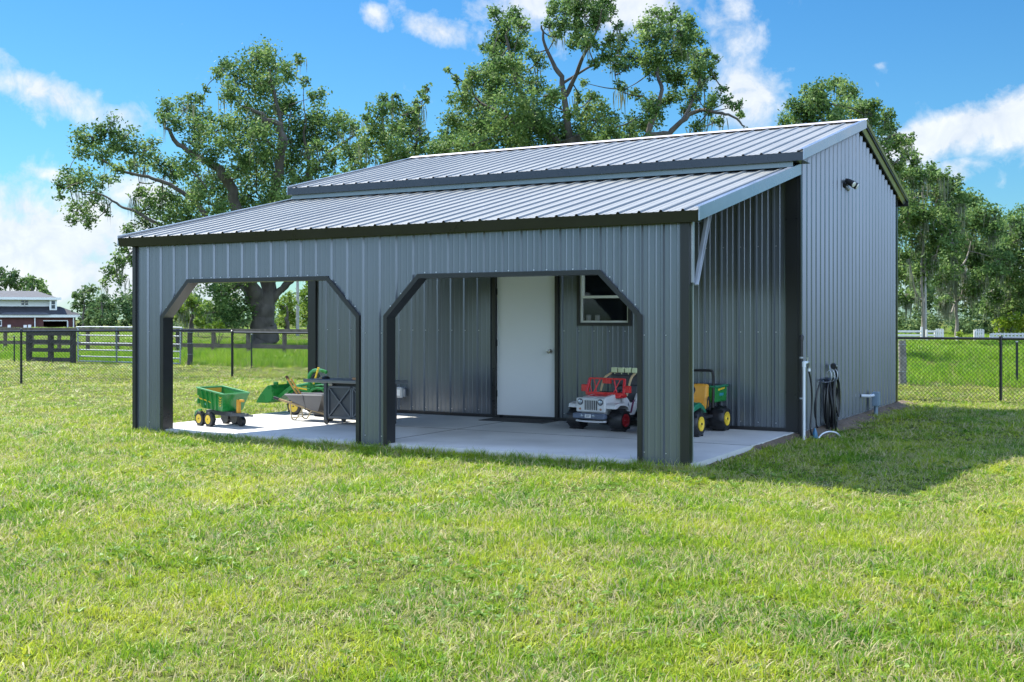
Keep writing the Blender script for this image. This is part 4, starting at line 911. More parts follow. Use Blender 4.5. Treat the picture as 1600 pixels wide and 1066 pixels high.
# brick house, far left
def house():
    d = 200.; k = d / FPX; gzh = -.2
    o = at(0, HOR, d); o.z = gzh
    t = thing('brick_house', 'two storey house with red brick ground floor, white upper walls and dark shingle hip roofs', 'house', o, YAW + math.atan(800 / FPX))
    kz = k; k = k * .913
    def p(u, v): return (u * k, (HOR - v) * kz + CAM.z - gzh)
    brick = mat('red house brick', (.105, .042, .040), .9, 0, .2, 1.5); shingle = mat('dark shingles', (.035, .037, .045), .9, 0, .25, 2); shl = mat('grey shingles', (.085, .09, .10), .9, 0, .2, 2)
    sid = mat('white siding', (.80, .84, .84), .7, 0, .05); wh = mat('white house trim', (.75, .76, .75), .6); gl = mat('dark window glass', (.05, .065, .075), .1, 0, .1, 1, spec=.8)
    xr = 121 * k; ze = p(0, 496)[1]
    mb = MB(); mb.box(-22, 66 * k, 0, 14, 0, ze); mb.box(66 * k, xr, 0, 14, p(0, 502)[1], ze); mb.box(66 * k, 69 * k, 0, 14, 0, p(0, 502)[1]); mb.box(108.5 * k, xr, 0, 14, 0, p(0, 502)[1]); mb.box(69 * k, 108.5 * k, 9, 14, 0, p(0, 502)[1])
    mb.build('brick_wall', brick, t)
    mb = MB(); mb.box(68.5 * k, 108.6 * k, -.06, .2, p(0, 502)[1] - .0, p(0, 500.6)[1]); mb.box(107 * k, 109 * k, -.06, .15, 0, p(0, 502)[1]); mb.build('opening_trim', wh, t)
    mb = MB(); mb.box(-22.5, xr + .9, -.75, -.45, p(0, 496)[1], p(0, 491.5)[1]); mb.box(xr + .6, xr + .9, -.45, 14.5, p(0, 496)[1], p(0, 491.5)[1]); mb.build('fascia', wh, t)
    zb = p(0, 492)[1]; zt = p(0, 478.5)[1]
    def hip(nm, x0, x1, y0, y1, z0, z1, ins, m, insx=None, par=t):
        ix = ins if insx is None else insx; mb = MB()
        v = [(x0, y0, z0), (x1, y0, z0), (x1, y1, z0), (x0, y1, z0), (x0 + ix, y0 + ins, z1), (x1 - ix, y0 + ins, z1), (x1 - ix, y1 - ins, z1), (x0 + ix, y1 - ins, z1)]
        mb.add(v, [(0, 1, 5, 4), (1, 2, 6, 5), (2, 3, 7, 6), (3, 0, 4, 7), (4, 5, 6, 7), (3, 2, 1, 0)]); return mb.build(nm, m, par)
    hip('lower_roof', -23, xr + 1.1, -.8, 15, zb, zt, 3.0, shingle, 3.6)
    mb = MB(); xa, xb = 5 * k, 70 * k; z1 = p(0, 481.5)[1]
    mb.add([(xa - .3, -1.0, zb), (xb + .3, -1.0, zb), (xb + 0, 1.9, z1), (xa + .9, 1.9, z1), (xb + 1.8, -.7, zb), (xa - .8, -.7, zb)], [(0, 1, 2, 3), (1, 4, 2), (5, 0, 3)]); mb.build('porch_gable', shl, t)
    zu = p(0, 466.5)[1]
    mb = MB(); mb.box(-6, 80 * k, 2.2, 12, zt - 1.2, zu); mb.box(79 * k, 91 * k, .9, 11, p(0, 485)[1], zu - .001); mb.build('upper_wall', sid, t)
    hip('upper_roof', -7, 98 * k, .6, 13.5, zu, p(0, 453.5)[1], 4.0, shl, 3.9)
    hip('upper_roof', -20, 10 * k, 3, 15, zu, p(0, 446)[1], 5.5, shingle, 5.0)
    mb = MB(); mb.box(-7, 98 * k, .35, .6, zu - .18, zu + .25); mb.build('fascia', wh, t)
    for (u0, u1, v0, v1, y) in ((34, 38.5, 469, 476.5, 2.2), (40, 44.5, 469, 476.5, 2.2), (82, 88, 469.5, 482, .9)):
        x0, za = p(u0, v1); x1, zc = p(u1, v0); mb = MB(); mb.box(x0 - .12, x1 + .12, y - .06, y - .002, za - .12, zc + .12); w = mb.build('window', wh, t)
        mb = MB(); mb.box(x0, x1, y - .09, y - .062, za, (za + zc) / 2 - .05); mb.build('pane', gl, w); mb = MB(); mb.box(x0, x1, y - .09, y - .062, (za + zc) / 2 + .05, zc); mb.build('pane', gl, w)
    for u in (55, 117.5):
        mb = MB(); mb.box(u * k - .09, u * k + .09, -.5, -.32, 0, ze); mb.build('downspout', wh, t)
    mb = MB(); mb.box(38 * k, 41 * k, 4.4, 5, p(0, 458.5)[1], p(0, 457)[1]); mb.build('roof_vent', shingle, t)
    mb = MB(); mb.box(-2.4, 3 * k, -.05, -.002, .3, p(0, 500)[1]); w = mb.build('window', wh, t); mb = MB(); mb.box(-2.2, 2 * k, -.08, -.052, .5, p(0, 501.5)[1]); mb.build('pane', gl, w)
house()
def yard_chair(label, u, d):
    p = at(u, HOR, d); t = thing('lawn_chair', label, 'chair', (p.x, p.y, -.15), YAW + .3); t.scale = (.62, .62, .62); mb = MB(); mb.box(-.35, .35, -.3, .3, .38, .45); mb.build('seat', whitew, t)
    mb = MB(); mb.beam((0, .3, .4), (0, .5, 1.1), .7, .06, (0, 1, 0)); mb.build('backrest', whitew, t)
    for x in (-.32, .32):
        for y in (-.27, .27): mb = MB(); mb.box(x - .03, x + .03, y - .03, y + .03, 0, .38); mb.build('leg', whitew, t)
yard_chair('white lawn chair by the left brick wall of the far house', 14, 170); yard_chair('white lawn chair in the middle of the far house front', 39, 165); yard_chair('white lawn chair left of the dark opening of the far house', 46, 172)
#@@TOYS
# ------------------------------------------------------------------ things on and round the porch
black = mat('black plastic', (.018, .018, .02), .5, 0, .15); rubber = mat('toy tyre plastic', (.014, .015, .018), .42, 0, .25, 12, .15, 30)
hose = mat('black hose rubber', (.012, .013, .016), .35, 0, .15); grn = mat('tractor green plastic', (.012, .19, .035), .28, 0, .1, spec=.6); tgrn = mat('teal green plastic', (.012, .17, .085), .3, 0, .1, spec=.6)
yel = mat('yellow plastic', (.72, .50, .035), .35, 0, .08, spec=.5); amber = mat('amber plastic', (.70, .33, .04), .4, 0, .08); red = mat('red plastic', (.62, .025, .03), .28, 0, .08, spec=.6)
dred = mat('dark red plastic', (.30, .012, .02), .35); pale = mat('pale grey plastic', (.56, .57, .58), .35, 0, .05, spec=.6); dgrey = mat('charcoal plastic', (.07, .075, .085), .45, 0, .1)
tan_ = mat('tan plastic', (.50, .36, .20), .5); lens = mat('lamp lens', (.62, .68, .42), .25, 0, .1); blueg = mat('blue grey plastic', (.10, .13, .19), .4); pvc = mat('white pvc', (.66, .70, .74), .4, 0, .05)
purple = mat('plum stripe', (.12, .02, .07), .4); chrome = mat('headlamp', (.35, .40, .46), .15, .6)
def P1(name, m, par, fn, **kw):
    mb = MB(); fn(mb); return mb.build(name, m, par, **kw)
def wheel(par, c, r, w, side, rimm=yel, rr=.52, lugs=14, axis='x', hub=black):
    """toy wheel: lugged tyre, dished rim and hub cap; side = direction of the outer face along the axis"""
    mb = MB(); h = w / 2
    mb.lathe([(r * .5, -h * .92), (r * .84, -h), (r * .97, -h * .75), (r, -h * .3), (r, h * .3), (r * .97, h * .75), (r * .84, h), (r * .5, h * .92)], c, axis, 32)
    for k in range(lugs):
        a = 2 * math.pi * k / lugs; s = (-1) ** k; ca, sa = math.cos(a), math.sin(a); A = Matrix.Rotation(a, 4, 'X' if axis == 'x' else 'Y')
        if axis == 'x': M = Matrix.Translation(c) @ A; mb.box((0 if s > 0 else -h * .95), (h * .95 if s > 0 else 0), -r * .07, r * .07, r * .96, r * 1.035, M)
        else: M = Matrix.Translation(c) @ A; mb.box(-r * .07, r * .07, (0 if s > 0 else -h * .95), (h * .95 if s > 0 else 0), r * .96, r * 1.035, M)
    wh = mb.build('wheel', rubber, par, smooth=True)
    mb = MB(); d = side * h; prof = [(r * rr, d * .9), (r * rr, d * 1.04), (r * rr * .86, d * 1.04), (r * rr * .74, d * .945), (r * .2, d * .94), (r * .17, d * 1.02), (0, d * 1.04)]
    mb.lathe(prof, c, axis, 28); mb.build('rim', rimm, wh, smooth=True)
    mb = MB(); mb.lathe([(r * .10, d * 1.03), (r * .09, d * 1.10), (0, d * 1.11)], c, axis, 12); mb.build('hub_cap', hub, wh)
    return wh

# --- toy four by four, nose towards the lawn
def toy_jeep():
    fx, fy = -2.19, 2.60       # centre between the front wheels
    t = thing('toy_car', 'red and white ride on toy off road car with roof lamps, parked on the porch', 'toy car', (fx, fy, 0), R(-7))
    # local: -y forward
    for (x, y, s) in ((-.31, 0, -1), (.31, 0, 1), (-.31, .72, -1), (.31, .72, 1)): wheel(t, Vector((x, y, .14)), .14, .19, s, dred, .58, 16, hub=dred)
    # body: tapering hood and tub
    mb = MB(); mb.prism([(-.13, .215), (-.155, .30), (-.14, .40), (-.11, .42), (.20, .455), (.30, .455), (.30, .20), (-.02, .20)], -.17, .17); mb.build('hood', pale, t, .012)
    mb = MB(); mb.prism([(-.03, .4287), (.20, .4555), (.20, .459), (-.03, .432)], -.12, .12); mb.build('hood_panel', red, t)
    mb = MB(); mb.box(-.215, .215, -.19, -.15, .235, .415); g = mb.build('grille', pale, t, .016)
    for k in range(7):
        x = -.075 + k * .028; P1('slot', black, g, lambda b, x=x: b.box(x - .0075, x + .0075, -.1925, -.188, .265, .385))
    for x in (-.148, .150):
        P1('headlight', black, g, lambda b, x=x: b.lathe([(.040, 0), (.040, -.008), (.034, -.010)], (x, -.189, .365), 'y', 20))
        P1('lamp_lens', chrome, g, lambda b, x=x: b.lathe([(.031, -.009), (.026, -.018), (0, -.022)], (x, -.189, .365), 'y', 18), smooth=True)
        P1('marker_light', mat('copper marker', (.30, .16, .10), .4), g, lambda b, x=x: b.lathe([(.015, 0), (.013, -.008), (0, -.009)], (x * 1.02, -.189, .275), 'y', 12))
    mb = MB(); mb.prism([(-.29, .02), (-.25, 0), (.25, 0), (.29, .02)], .0, .0) if False else None
    mb.box(-.235, .235, -.245, -.16, .155, .225); bp = mb.build('bumper', blueg, t, .018)
    P1('number_plate', pale, bp, lambda b: b.box(-.045, .045, -.250, -.2455, .17, .215))
    txt = bpy.data.curves.new('plate_marks', 'FONT'); txt.body = 'JEEP'; txt.size = .03; txt.align_x = 'CENTER'; txt.extrude = .0008
    o0 = bpy.data.objects.new('plate_marks', txt); me = bpy.data.meshes.new_from_object(o0.evaluated_get(bpy.context.evaluated_depsgraph_get())); bpy.data.objects.remove(o0)
    o = bpy.data.objects.new('plate_marks', me); COL.objects.link(o); me.materials.clear(); me.materials.append(blueg); o.parent = bp; o.location = (0, -.2512, .183); o.rotation_euler = (math.pi / 2, 0, 0)
    for x in (-.085, .085): P1('fog_lamp', chrome, bp, lambda b, x=x: b.lathe([(.018, 0), (.016, -.012), (0, -.014)], (x, -.244, .195), 'y', 12), smooth=True)
    P1('skid_bar', pale, t, lambda b: b.tube([(-.22, -.17, .125), (-.10, -.19, .12), (.10, -.19, .12), (.22, -.17, .125)], .013, 8))
    P1('axle', dgrey, t, lambda b: b.tube([(-.26, 0, .13), (.26, 0, .13)], .022, 8))
    P1('axle', dgrey, t, lambda b: b.tube([(-.26, .72, .13), (.26, .72, .13)], .022, 8))
    P1('chassis', dgrey, t, lambda b: b.box(-.15, .15, -.12, .85, .13, .20), bevel=.01)
    for s in (-1, 1):
        mb = MB(); y0 = -.17
        poly = [(-.17, .285), (-.155, .335), (-.05, .355), (.10, .35), (.19, .30), (.20, .255), (.175, .255), (.155, .29), (.06, .318), (-.04, .318), (-.11, .285)]
        mb.prism(poly, s * .17, s * .345) if s > 0 else mb.prism(poly, -.345, -.17); mb.build('fender', pale, t, .008)
        poly = [(.56, .30), (.60, .38), (.85, .38), (.90, .28), (.87, .28), (.83, .34), (.63, .34), (.60, .28)]
        mb = MB(); mb.prism(poly, *( (.20, .345) if s > 0 else (-.345, -.20))); mb.build('fender', pale, t, .008)
        # door side
        mb = MB(); a, b = (.185, .225) if s > 0 else (-.225, -.185)
        mb.prism([(.27, .20), (.25, .42), (.34, .40), (.42, .33), (.55, .33), (.62, .44), (.95, .44), (.95, .26), (.60, .26), (.52, .17), (.30, .17)], a, b); d = mb.build('side_panel', pale, t, .008)
        mb = MB(); a2 = .2262 * s; mb.prism([(.44, .20), (.40, .20), (.47, .36), (.52, .36)], *((a2, a2 + .002) if s > 0 else (a2 - .002, a2))); mb.build('stripe', purple, d)
        mb = MB(); mb.prism([(.33, .27), (.36, .34), (.39, .27)], *((a2, a2 + .002) if s > 0 else (a2 - .002, a2))); mb.build('emblem', blueg, d)
        mb = MB(); mb.box(s * .325 - .04, s * .325 + .04, .165, .205, .47, .56); mb.box(min(s * .27, s * .29), max(s * .27, s * .29), .175, .192, .50, .515); mb.build('mirror', red, t, .012)
    P1('floor_tub', blueg, t, lambda b: b.box(-.19, .19, .30, .95, .20, .27), bevel=.01)
    # windscreen frame, leaning back
    mb = MB(); yb, yt, zb, zt = .16, .215, .45, .64
    for (a, b, w) in (((-.275, yb, zb), (-.26, yt, zt), .032), ((.275, yb, zb), (.26, yt, zt), .032), ((-.265, yt, zt), (.265, yt, zt), .022), ((-.28, yb, zb), (.28, yb, zb), .04),
                      ((-.175, yb, zb), (-.10, yt, zt), .017), ((.175, yb, zb), (.10, yt, zt), .017), ((-.20, yb, zb), (-.235, yb + .02, zb + .10), .012), ((-.13, yb, zb + .02), (-.20, yt, zt), .012), ((.13, yb, zb + .02), (.20, yt, zt), .012)):
        mb.beam(a, b, w, w)
    mb.box(-.06, .06, yt - .022, yt + .012, zt - .06, zt - .01); mb.build('windscreen_frame', red, t, .004)
    P1('cowl', red, t, lambda b: b.box(-.245, .245, .13, .30, .40, .452), bevel=.015)
    P1('dashboard', black, t, lambda b: b.box(-.18, .18, .285, .34, .38, .47), bevel=.015)
    mb = MB(); c = Vector((.10, .37, .49)); pts = []
    for k in range(17):
        a = k / 16 * 2 * math.pi; pts.append(c + Vector((math.cos(a) * .07, math.sin(a) * .035, math.sin(a) * .06)))
    mb.tube(pts, .011, 6, False); mb.beam(c + Vector((-.07, 0, 0)), c + Vector((.07, 0, 0)), .014, .012); mb.beam(c, (.10, .31, .44), .016, .016); mb.build('steering_wheel', black, t, smooth=True)
    for x in (-.10, .10):
        P1('seat', dgrey, t, lambda b, x=x: (b.box(x - .085, x + .085, .46, .64, .27, .33), b.prism([(.62, .28), (.66, .54), (.70, .54), (.69, .28)], x - .085, x + .085)), bevel=.015)
    # roll bar and lamp bar
    mb = MB(); mb.tube(curve([(-.20, .36, .42), (-.20, .46, .62), (-.18, .60, .69), (-.18, .72, .70), (-.20, .88, .60), (-.20, .92, .42)]), .016, 8); mb.build('roll_bar', tan_, t, smooth=True)
    mb = MB(); mb.tube(curve([(.20, .36, .42), (.20, .46, .62), (.18, .60, .69), (.18, .72, .70), (.20, .88, .60), (.20, .92, .42)]), .016, 8); mb.build('roll_bar', tan_, t, smooth=True)
    lb = P1('lamp_bar', dgrey, t, lambda b: (b.tube([(-.21, .62, .68), (.25, .62, .68)], .017, 8), b.box(-.20, .23, .66, .70, .54, .68)), bevel=.006)
    for k in range(4):
        x = -.12 + k * .103
        P1('roof_lamp', lens, lb, lambda b, x=x: (b.box(x - .042, x + .042, .575, .625, .703, .77), b.box(x - .008, x + .008, .59, .61, .68, .705)), bevel=.012)
toy_jeep()

# --- toy utility buggy
def toy_buggy():
    t = thing('toy_buggy', 'green ride on toy utility vehicle with yellow seats behind the right porch corner', 'toy car', (-1.14, 2.42, 0), R(-2))
    for (x, y, s) in ((-.29, 0, -1), (.29, 0, 1), (-.29, .86, -1), (.29, .86, 1)): wheel(t, Vector((x, y, .155)), .155, .20, s, yel, .56, 14)
    P1('chassis', black, t, lambda b: b.box(-.16, .16, -.12, 1.0, .15, .24), bevel=.01)
    P1('axle', dgrey, t, lambda b: b.tube([(-.25, 0, .15), (.25, 0, .15)], .025, 8)); P1('axle', dgrey, t, lambda b: b.tube([(-.25, .86, .15), (.25, .86, .15)], .025, 8))
    mb = MB(); mb.prism([(-.26, .24), (-.28, .34), (-.20, .42), (.10, .50), (.20, .50), (.20, .30), (.10, .25)], -.19, .19); mb.build('hood', tgrn, t, .02)
    for s in (-1, 1):
        mb = MB(); mb.prism([(-.20, .30), (-.16, .37), (.02, .41), (.14, .36), (.22, .28), (.20, .27), (.12, .31), (.02, .345), (-.12, .32)], *((.17, .37) if s > 0 else (-.37, -.17))); mb.build('fender', tgrn, t, .01)
        P1('headlight', lens, t, lambda b, s=s: b.lathe([(.035, 0), (.03, -.012), (0, -.015)], (s * .12, -.275, .35), 'y', 16), smooth=True)
        P1('side_sill', black, t, lambda b, s=s: b.box(min(s * .17, s * .28), max(s * .17, s * .28), .20, .66, .18, .22), bevel=.01)
        P1('grab_handle', black, t, lambda b, s=s: b.tube(curve([(s * .26, .50, .30), (s * .27, .50, .40), (s * .26, .56, .44), (s * .26, .60, .34)]), .009, 6), smooth=True)
    P1('grille', black, t, lambda b: b.box(-.12, .12, -.30, -.262, .25, .31), bevel=.008)
    for x in (-.125, .125):
        P1('seat', amber, t, lambda b, x=x: (b.box(x - .10, x + .10, .36, .60, .28, .36), b.prism([(.54, .30), (.60, .57), (.63, .60), (.68, .59), (.67, .30)], x - .10, x + .10)), bevel=.03)
    mb = MB(); c = Vector((.12, .26, .53)); mb.tube([c + Vector((math.cos(k / 14 * 6.283) * .075, math.sin(k / 14 * 6.283) * .04, math.sin(k / 14 * 6.283) * .06)) for k in range(15)], .011, 6, False); mb.beam(c, (.12, .2, .47), .02, .02); mb.build('steering_wheel', black, t, smooth=True)
    mb = MB(); mb.tube(curve([(.27, .68, .30), (.27, .70, .60), (.265, .69, .73), (.23, .69, .76), (0, .69, .76), (-.23, .69, .76), (-.265, .69, .73), (-.27, .70, .60), (-.27, .68, .30)], 3), .017, 8); mb.build('roll_bar', black, t, smooth=True)
    mb = MB(); mb.prism([(.70, .36), (.69, .56), (1.10, .56), (1.08, .36)], -.30, .30); bed = mb.build('cargo_bed', grn, t, .02)
    P1('bed_rim', tgrn, bed, lambda b: b.box(-.315, .315, .68, 1.115, .545, .575), bevel=.01)
    P1('bed_liner', black, bed, lambda b: b.box(-.27, .27, .73, 1.07, .5755, .577))
    P1('stripe', yel, bed, lambda b: b.prism([(.78, .505), (1.00, .525), (1.00, .545), (.78, .53)], .3005, .303))
    P1('tail_lamp', mat('teal decal', (.03, .25, .30), .4), bed, lambda b: b.box(.3005, .303, .82, .96, .44, .475))
toy_buggy()

# --- toy tipping trailer
def toy_trailer():
    hd = Vector((.977, -.21, 0)); a = math.atan2(hd.y, hd.x)
    t = thing('toy_trailer', 'green and yellow toy tipping trailer with four yellow wheels on the slab', 'toy trailer', (-6.83, .74, 0), a)
    # local x forward (towards the hitch), y to the far side
    for (x, y, s) in ((-.14, -.20, -1), (.07, -.20, -1), (-.14, .20, 1), (.07, .20, 1)): wheel(t, Vector((x, y, .095)), .095, .07, s, yel, .60, 16, 'y')
    L, Wd = .60, .40; x0 = -.23; x1 = x0 + L
    rr, rf, br, bf = .495, .43, .235, .205; ti = .045
    def shell(off, inner):
        w = Wd / 2 - off; wb = w - ti
        return [(x0 + off, -w, rr), (x1 - off, -w, rf), (x1 - off, w, rf), (x0 + off, w, rr), (x0 + .04 + off, -wb, br + inner), (x1 - .09 - off, -wb, bf + inner), (x1 - .09 - off, wb, bf + inner), (x0 + .04 + off, wb, br + inner)]
    mb = MB(); o = shell(0, 0); i = shell(.012, .012)
    mb.add(o + i, [(0, 4, 5, 1), (1, 5, 6, 2), (2, 6, 7, 3), (3, 7, 4, 0), (4, 7, 6, 5), (8, 9, 13, 12), (9, 10, 14, 13), (10, 11, 15, 14), (11, 8, 12, 15), (12, 13, 14, 15), (0, 1, 9, 8), (1, 2, 10, 9), (2, 3, 11, 10), (3, 0, 8, 11)])
    tub = mb.build('tipping_body', grn, t)
    rimg = mat('pale green rim', (.12, .36, .14), .3)
    mb = MB(); q = [Vector(v) for v in o[:4]]
    for k in range(4): mb.beam(q[k] + Vector((0, 0, .004)), q[(k + 1) % 4] + Vector((0, 0, .004)), .03, .018)
    mb.build('rim', rimg, tub, .003)
    for k in range(1, 5):
        f = k / 5 * .92; a0 = Vector(o[0]).lerp(Vector(o[1]), f); b0 = Vector(o[4]).lerp(Vector(o[5]), f)
        P1('side_rib', grn, tub, lambda b, a0=a0, b0=b0: b.beam(a0 + Vector((0, -.006, -.01)), b0 + Vector((0, -.006, 0)), .022, .014, (1, 0, 0)), bevel=.003)
        a0 = a0.copy(); a0.y *= -1; b0 = b0.copy(); b0.y *= -1
        P1('side_rib', grn, tub, lambda b, a0=a0, b0=b0: b.beam(a0 + Vector((0, .006, -.01)), b0 + Vector((0, .006, 0)), .022, .014, (1, 0, 0)), bevel=.003)
    # yellow stripe in three lengths + chevrons
    def on_side(f, g, e=.004): a0 = Vector(o[0]).lerp(Vector(o[1]), f); b0 = Vector(o[4]).lerp(Vector(o[5]), f); p = a0.lerp(b0, g); p.y -= e; return p
    for (f0, f1, g0, g1, w) in ((.02, .165, .48, .52, .07), (.20, .345, .50, .55, .07), (.385, .52, .55, .62, .05)):
        P1('stripe', yel, tub, lambda b: b.add([on_side(f0, g0), on_side(f1, g1), on_side(f1, g1 + w), on_side(f0, g0 + w)], [(0, 1, 2, 3)]))
    P1('decal', mat('pale teal decal', (.2, .5, .42), .4), tub, lambda b: b.add([on_side(.21, .72), on_side(.26, .72), on_side(.26, .82), on_side(.21, .82)], [(0, 1, 2, 3)]))
    for k in range(4):
        g = .16 + k * .15
        P1('chevron', yel, tub, lambda b: b.add([on_side(.84, g), on_side(.89, g + .09), on_side(.94, g), on_side(.94, g + .05), on_side(.89, g + .14), on_side(.84, g + .05)], [(0, 1, 4, 5), (1, 2, 3, 4)]))
    P1('tailgate', amber, tub, lambda b: b.prism([(-.17, rr - .01), (.17, rr - .01), (.14, br + .03), (-.14, br + .03)], x0 + .014, x0 + .024))
    P1('tailgate_latch', grn, tub, lambda b: (b.box(x0 - .03, x0 - .001, -.18, -.14, rr - .10, rr - .03), b.box(x0 - .03, x0 - .001, -.18, -.14, br + .05, br + .12)), bevel=.006)
    P1('chassis', dgrey, t, lambda b: (b.box(-.22, .36, -.07, .07, .14, .20), b.prism([(.36, -.07), (.62, -.02), (.62, .02), (.36, .07)], .145, .185, 'xy')), bevel=.006)
    P1('drawbar', dgrey, t, lambda b: (b.box(.60, .72, -.012, .012, .15, .175),), bevel=.004)
    P1('crank_stand', amber, t, lambda b: (b.box(.40, .435, -.025, .025, .185, .36), b.box(.435, .53, -.012, .012, .33, .36)), bevel=.005)
    P1('support_wheel', rubber, t, lambda b: (b.lathe([(.02, -.03), (.06, -.03), (.065, 0), (.06, .03), (.02, .03)], (.34, .10, .065), 'y', 18)), smooth=True)
    for y in (-.2, .2): P1('mudguard', grn, t, lambda b, y=y: b.tube([(-.28, y, .12), (-.26, y, .17), (-.20, y, .205), (-.12, y, .212)], .012, 6), smooth=True)
toy_trailer()

# --- pedal tractor with loader bucket
def toy_tractor():
    t = thing('toy_tractor', 'green pedal tractor with front loader bucket at the left end of the porch', 'toy tractor', (-7.05, 2.72, 0), 0)
    # -x forward; x local 0 = front axle
    for y, s in ((-.20, -1), (.20, 1)):
        wheel(t, Vector((0, y, .125)), .125, .08, s, yel, .66, 14, 'y'); wheel(t, Vector((.50, y * 1.15, .18)), .18, .11, s, yel, .58, 16, 'y')
    mb = MB(); mb.prism([(-.20, .24), (-.22, .34), (-.15, .42), (.16, .475), (.26, .47), (.30, .30), (.26, .20), (-.16, .20)], -.10, .10, 'xz'); hd = mb.build('hood', grn, t, .022)
    for s in (-1, 1):
        P1('stripe', yel, hd, lambda b, s=s: b.prism([(-.13, .36), (.14, .40), (.14, .425), (-.13, .375)], *((.1005, .103) if s > 0 else (-.103, -.1005)), 'xz'))
        P1('hood_vent', black, hd, lambda b, s=s: b.prism([(-.12, .29), (.05, .30), (.05, .345), (-.12, .33)], *((.1005, .103) if s > 0 else (-.103, -.1005)), 'xz'))
        P1('loader_arm', grn, t, lambda b, s=s: (b.beam((.24, s * .15, .36), (-.10, s * .15, .40), .03, .06), b.beam((-.10, s * .15, .40), (-.36, s * .15, .24), .03, .055)), bevel=.004)
        P1('arm_decal', yel, t, lambda b, s=s: b.beam((.20, s * .1675, .375), (-.08, s * .1675, .405), .004, .022))
        P1('fender', grn, t, lambda b, s=s: b.prism([(.32, .30), (.36, .39), (.46, .42), (.58, .41), (.66, .32), (.63, .32), (.56, .385), (.46, .395), (.38, .37), (.35, .30)], *((.16, .29) if s > 0 else (-.29, -.16)), 'xz'), bevel=.004)
    # bucket: curved sheet with side cheeks
    prof = [(-.40, .42), (-.38, .36), (-.37, .28), (-.40, .21), (-.47, .175), (-.68, .165)]
    outer = prof + [(-.68, .155), (-.46, .16), (-.385, .20), (-.355, .28), (-.365, .37), (-.385, .43)]
    mb = MB(); mb.prism(outer, -.26, .26, 'xz'); bk = mb.build('bucket', grn, t)
    for s in (-1, 1):
        P1('bucket_cheek', grn, bk, lambda b, s=s: b.prism([(-.39, .43), (-.365, .30), (-.39, .20), (-.47, .165), (-.69, .16), (-.62, .26), (-.53, .36), (-.46, .42)], *((.26, .272) if s > 0 else (-.272, -.26)), 'xz'), bevel=.003)
        P1('bucket_bracket', grn, bk, lambda b, s=s: (b.box(-.44, -.37, s * .15 - .02, s * .15 + .02, .41, .47),), bevel=.006)
    # seat, with open back
    mb = MB(); mb.box(.30, .58, -.13, .13, .42, .45); st = mb.build('seat', grn, t, .015)
    P1('seat_back', grn, t, lambda b: b.tube(curve([(.22, -.12, .44), (.20, -.12, .56), (.27, -.12, .645), (.42, -.12, .655), (.52, -.12, .63)], 3), .026, 8), smooth=True)
    P1('lever', yel, t, lambda b: b.tube([(.34, -.19, .46), (.40, -.19, .62), (.43, -.19, .70)], [.013, .013, .017], 8), smooth=True)
    P1('steering_wheel', black, t, lambda b: (b.tube([Vector((.22 + .03 * math.sin(k / 14 * 6.283), .08 * math.cos(k / 14 * 6.283), .53 + .07 * math.sin(k / 14 * 6.283))) for k in range(15)], .010, 6, False), b.tube([(.22, 0, .53), (.14, 0, .46)], .012, 6)), smooth=True)
    P1('chassis', black, t, lambda b: b.box(-.1, .56, -.05, .05, .13, .22), bevel=.01)
toy_tractor()

# --- small wheelbarrow
def barrow():
    t = thing('wheelbarrow', 'small grey wheelbarrow with wooden handles in front of the toy tractor', 'wheelbarrow', (-6.35, 1.93, 0), 0)
    traym = mat('grey barrow tray', (.10, .098, .105), .45, 0, .12); wood = mat('worn wood handle', (.34, .24, .13), .8, 0, .3, 14); steelt = mat('tan painted leg', (.42, .34, .20), .5, .2)
    mb = MB(); o = [(-.24, -.17, .355), (.42, -.17, .365), (.42, .17, .365), (-.24, .17, .355), (-.10, -.10, .19), (.28, -.10, .13), (.28, .10, .13), (-.10, .10, .19)]
    i = [(x * .97 + .003, y * .95, z + (.0 if k < 4 else .012)) for k, (x, y, z) in enumerate(o)]
    mb.add(o + i, [(0, 4, 5, 1), (1, 5, 6, 2), (2, 6, 7, 3), (3, 7, 4, 0), (4, 7, 6, 5), (8, 9, 13, 12), (9, 10, 14, 13), (10, 11, 15, 14), (11, 8, 12, 15), (12, 13, 14, 15), (0, 1, 9, 8), (1, 2, 10, 9), (2, 3, 11, 10), (3, 0, 8, 11)]); tr = mb.build('tray', traym, t)
    mb = MB(); q = [Vector(v) for v in o[:4]]
    for k in range(4): mb.tube([q[k], q[(k + 1) % 4]], .010, 6)
    mb.build('rim', mat('pale tray rim', (.28, .28, .29), .4), tr)
    P1('tray_rib', traym, tr, lambda b: b.beam((.07, -.172, .35), (.07, -.105, .17), .016, .012, (1, 0, 0)))
    for s in (-1, 1):
        P1('handle', wood, t, lambda b, s=s: b.beam((-.42, s * .16, .30), (.42, s * .05, .085), .026, .026), bevel=.004)
        P1('grip', black, t, lambda b, s=s: b.beam((-.45, s * .163, .308), (-.36, s * .152, .285), .034, .034), bevel=.008)
        P1('leg', steelt, t, lambda b, s=s: b.tube(curve([(-.19, s * .12, .235), (-.17, s * .12, .05), (-.14, s * .12, .012), (-.08, s * .12, .02), (.03, s * .11, .18)], 4), .009, 6), smooth=True)
    P1('brace', steelt, t, lambda b: b.tube([(-.16, -.12, .03), (-.16, .12, .03)], .008, 6))
    wheel(t, Vector((.40, 0, .088)), .088, .055, -1, yel, .6, 14, 'y')
    P1('nose_guard', steelt, t, lambda b: b.tube(curve([(.40, -.05, .09), (.50, -.045, .12), (.50, .045, .12), (.40, .05, .09)], 3), .008, 6), smooth=True)
barrow()
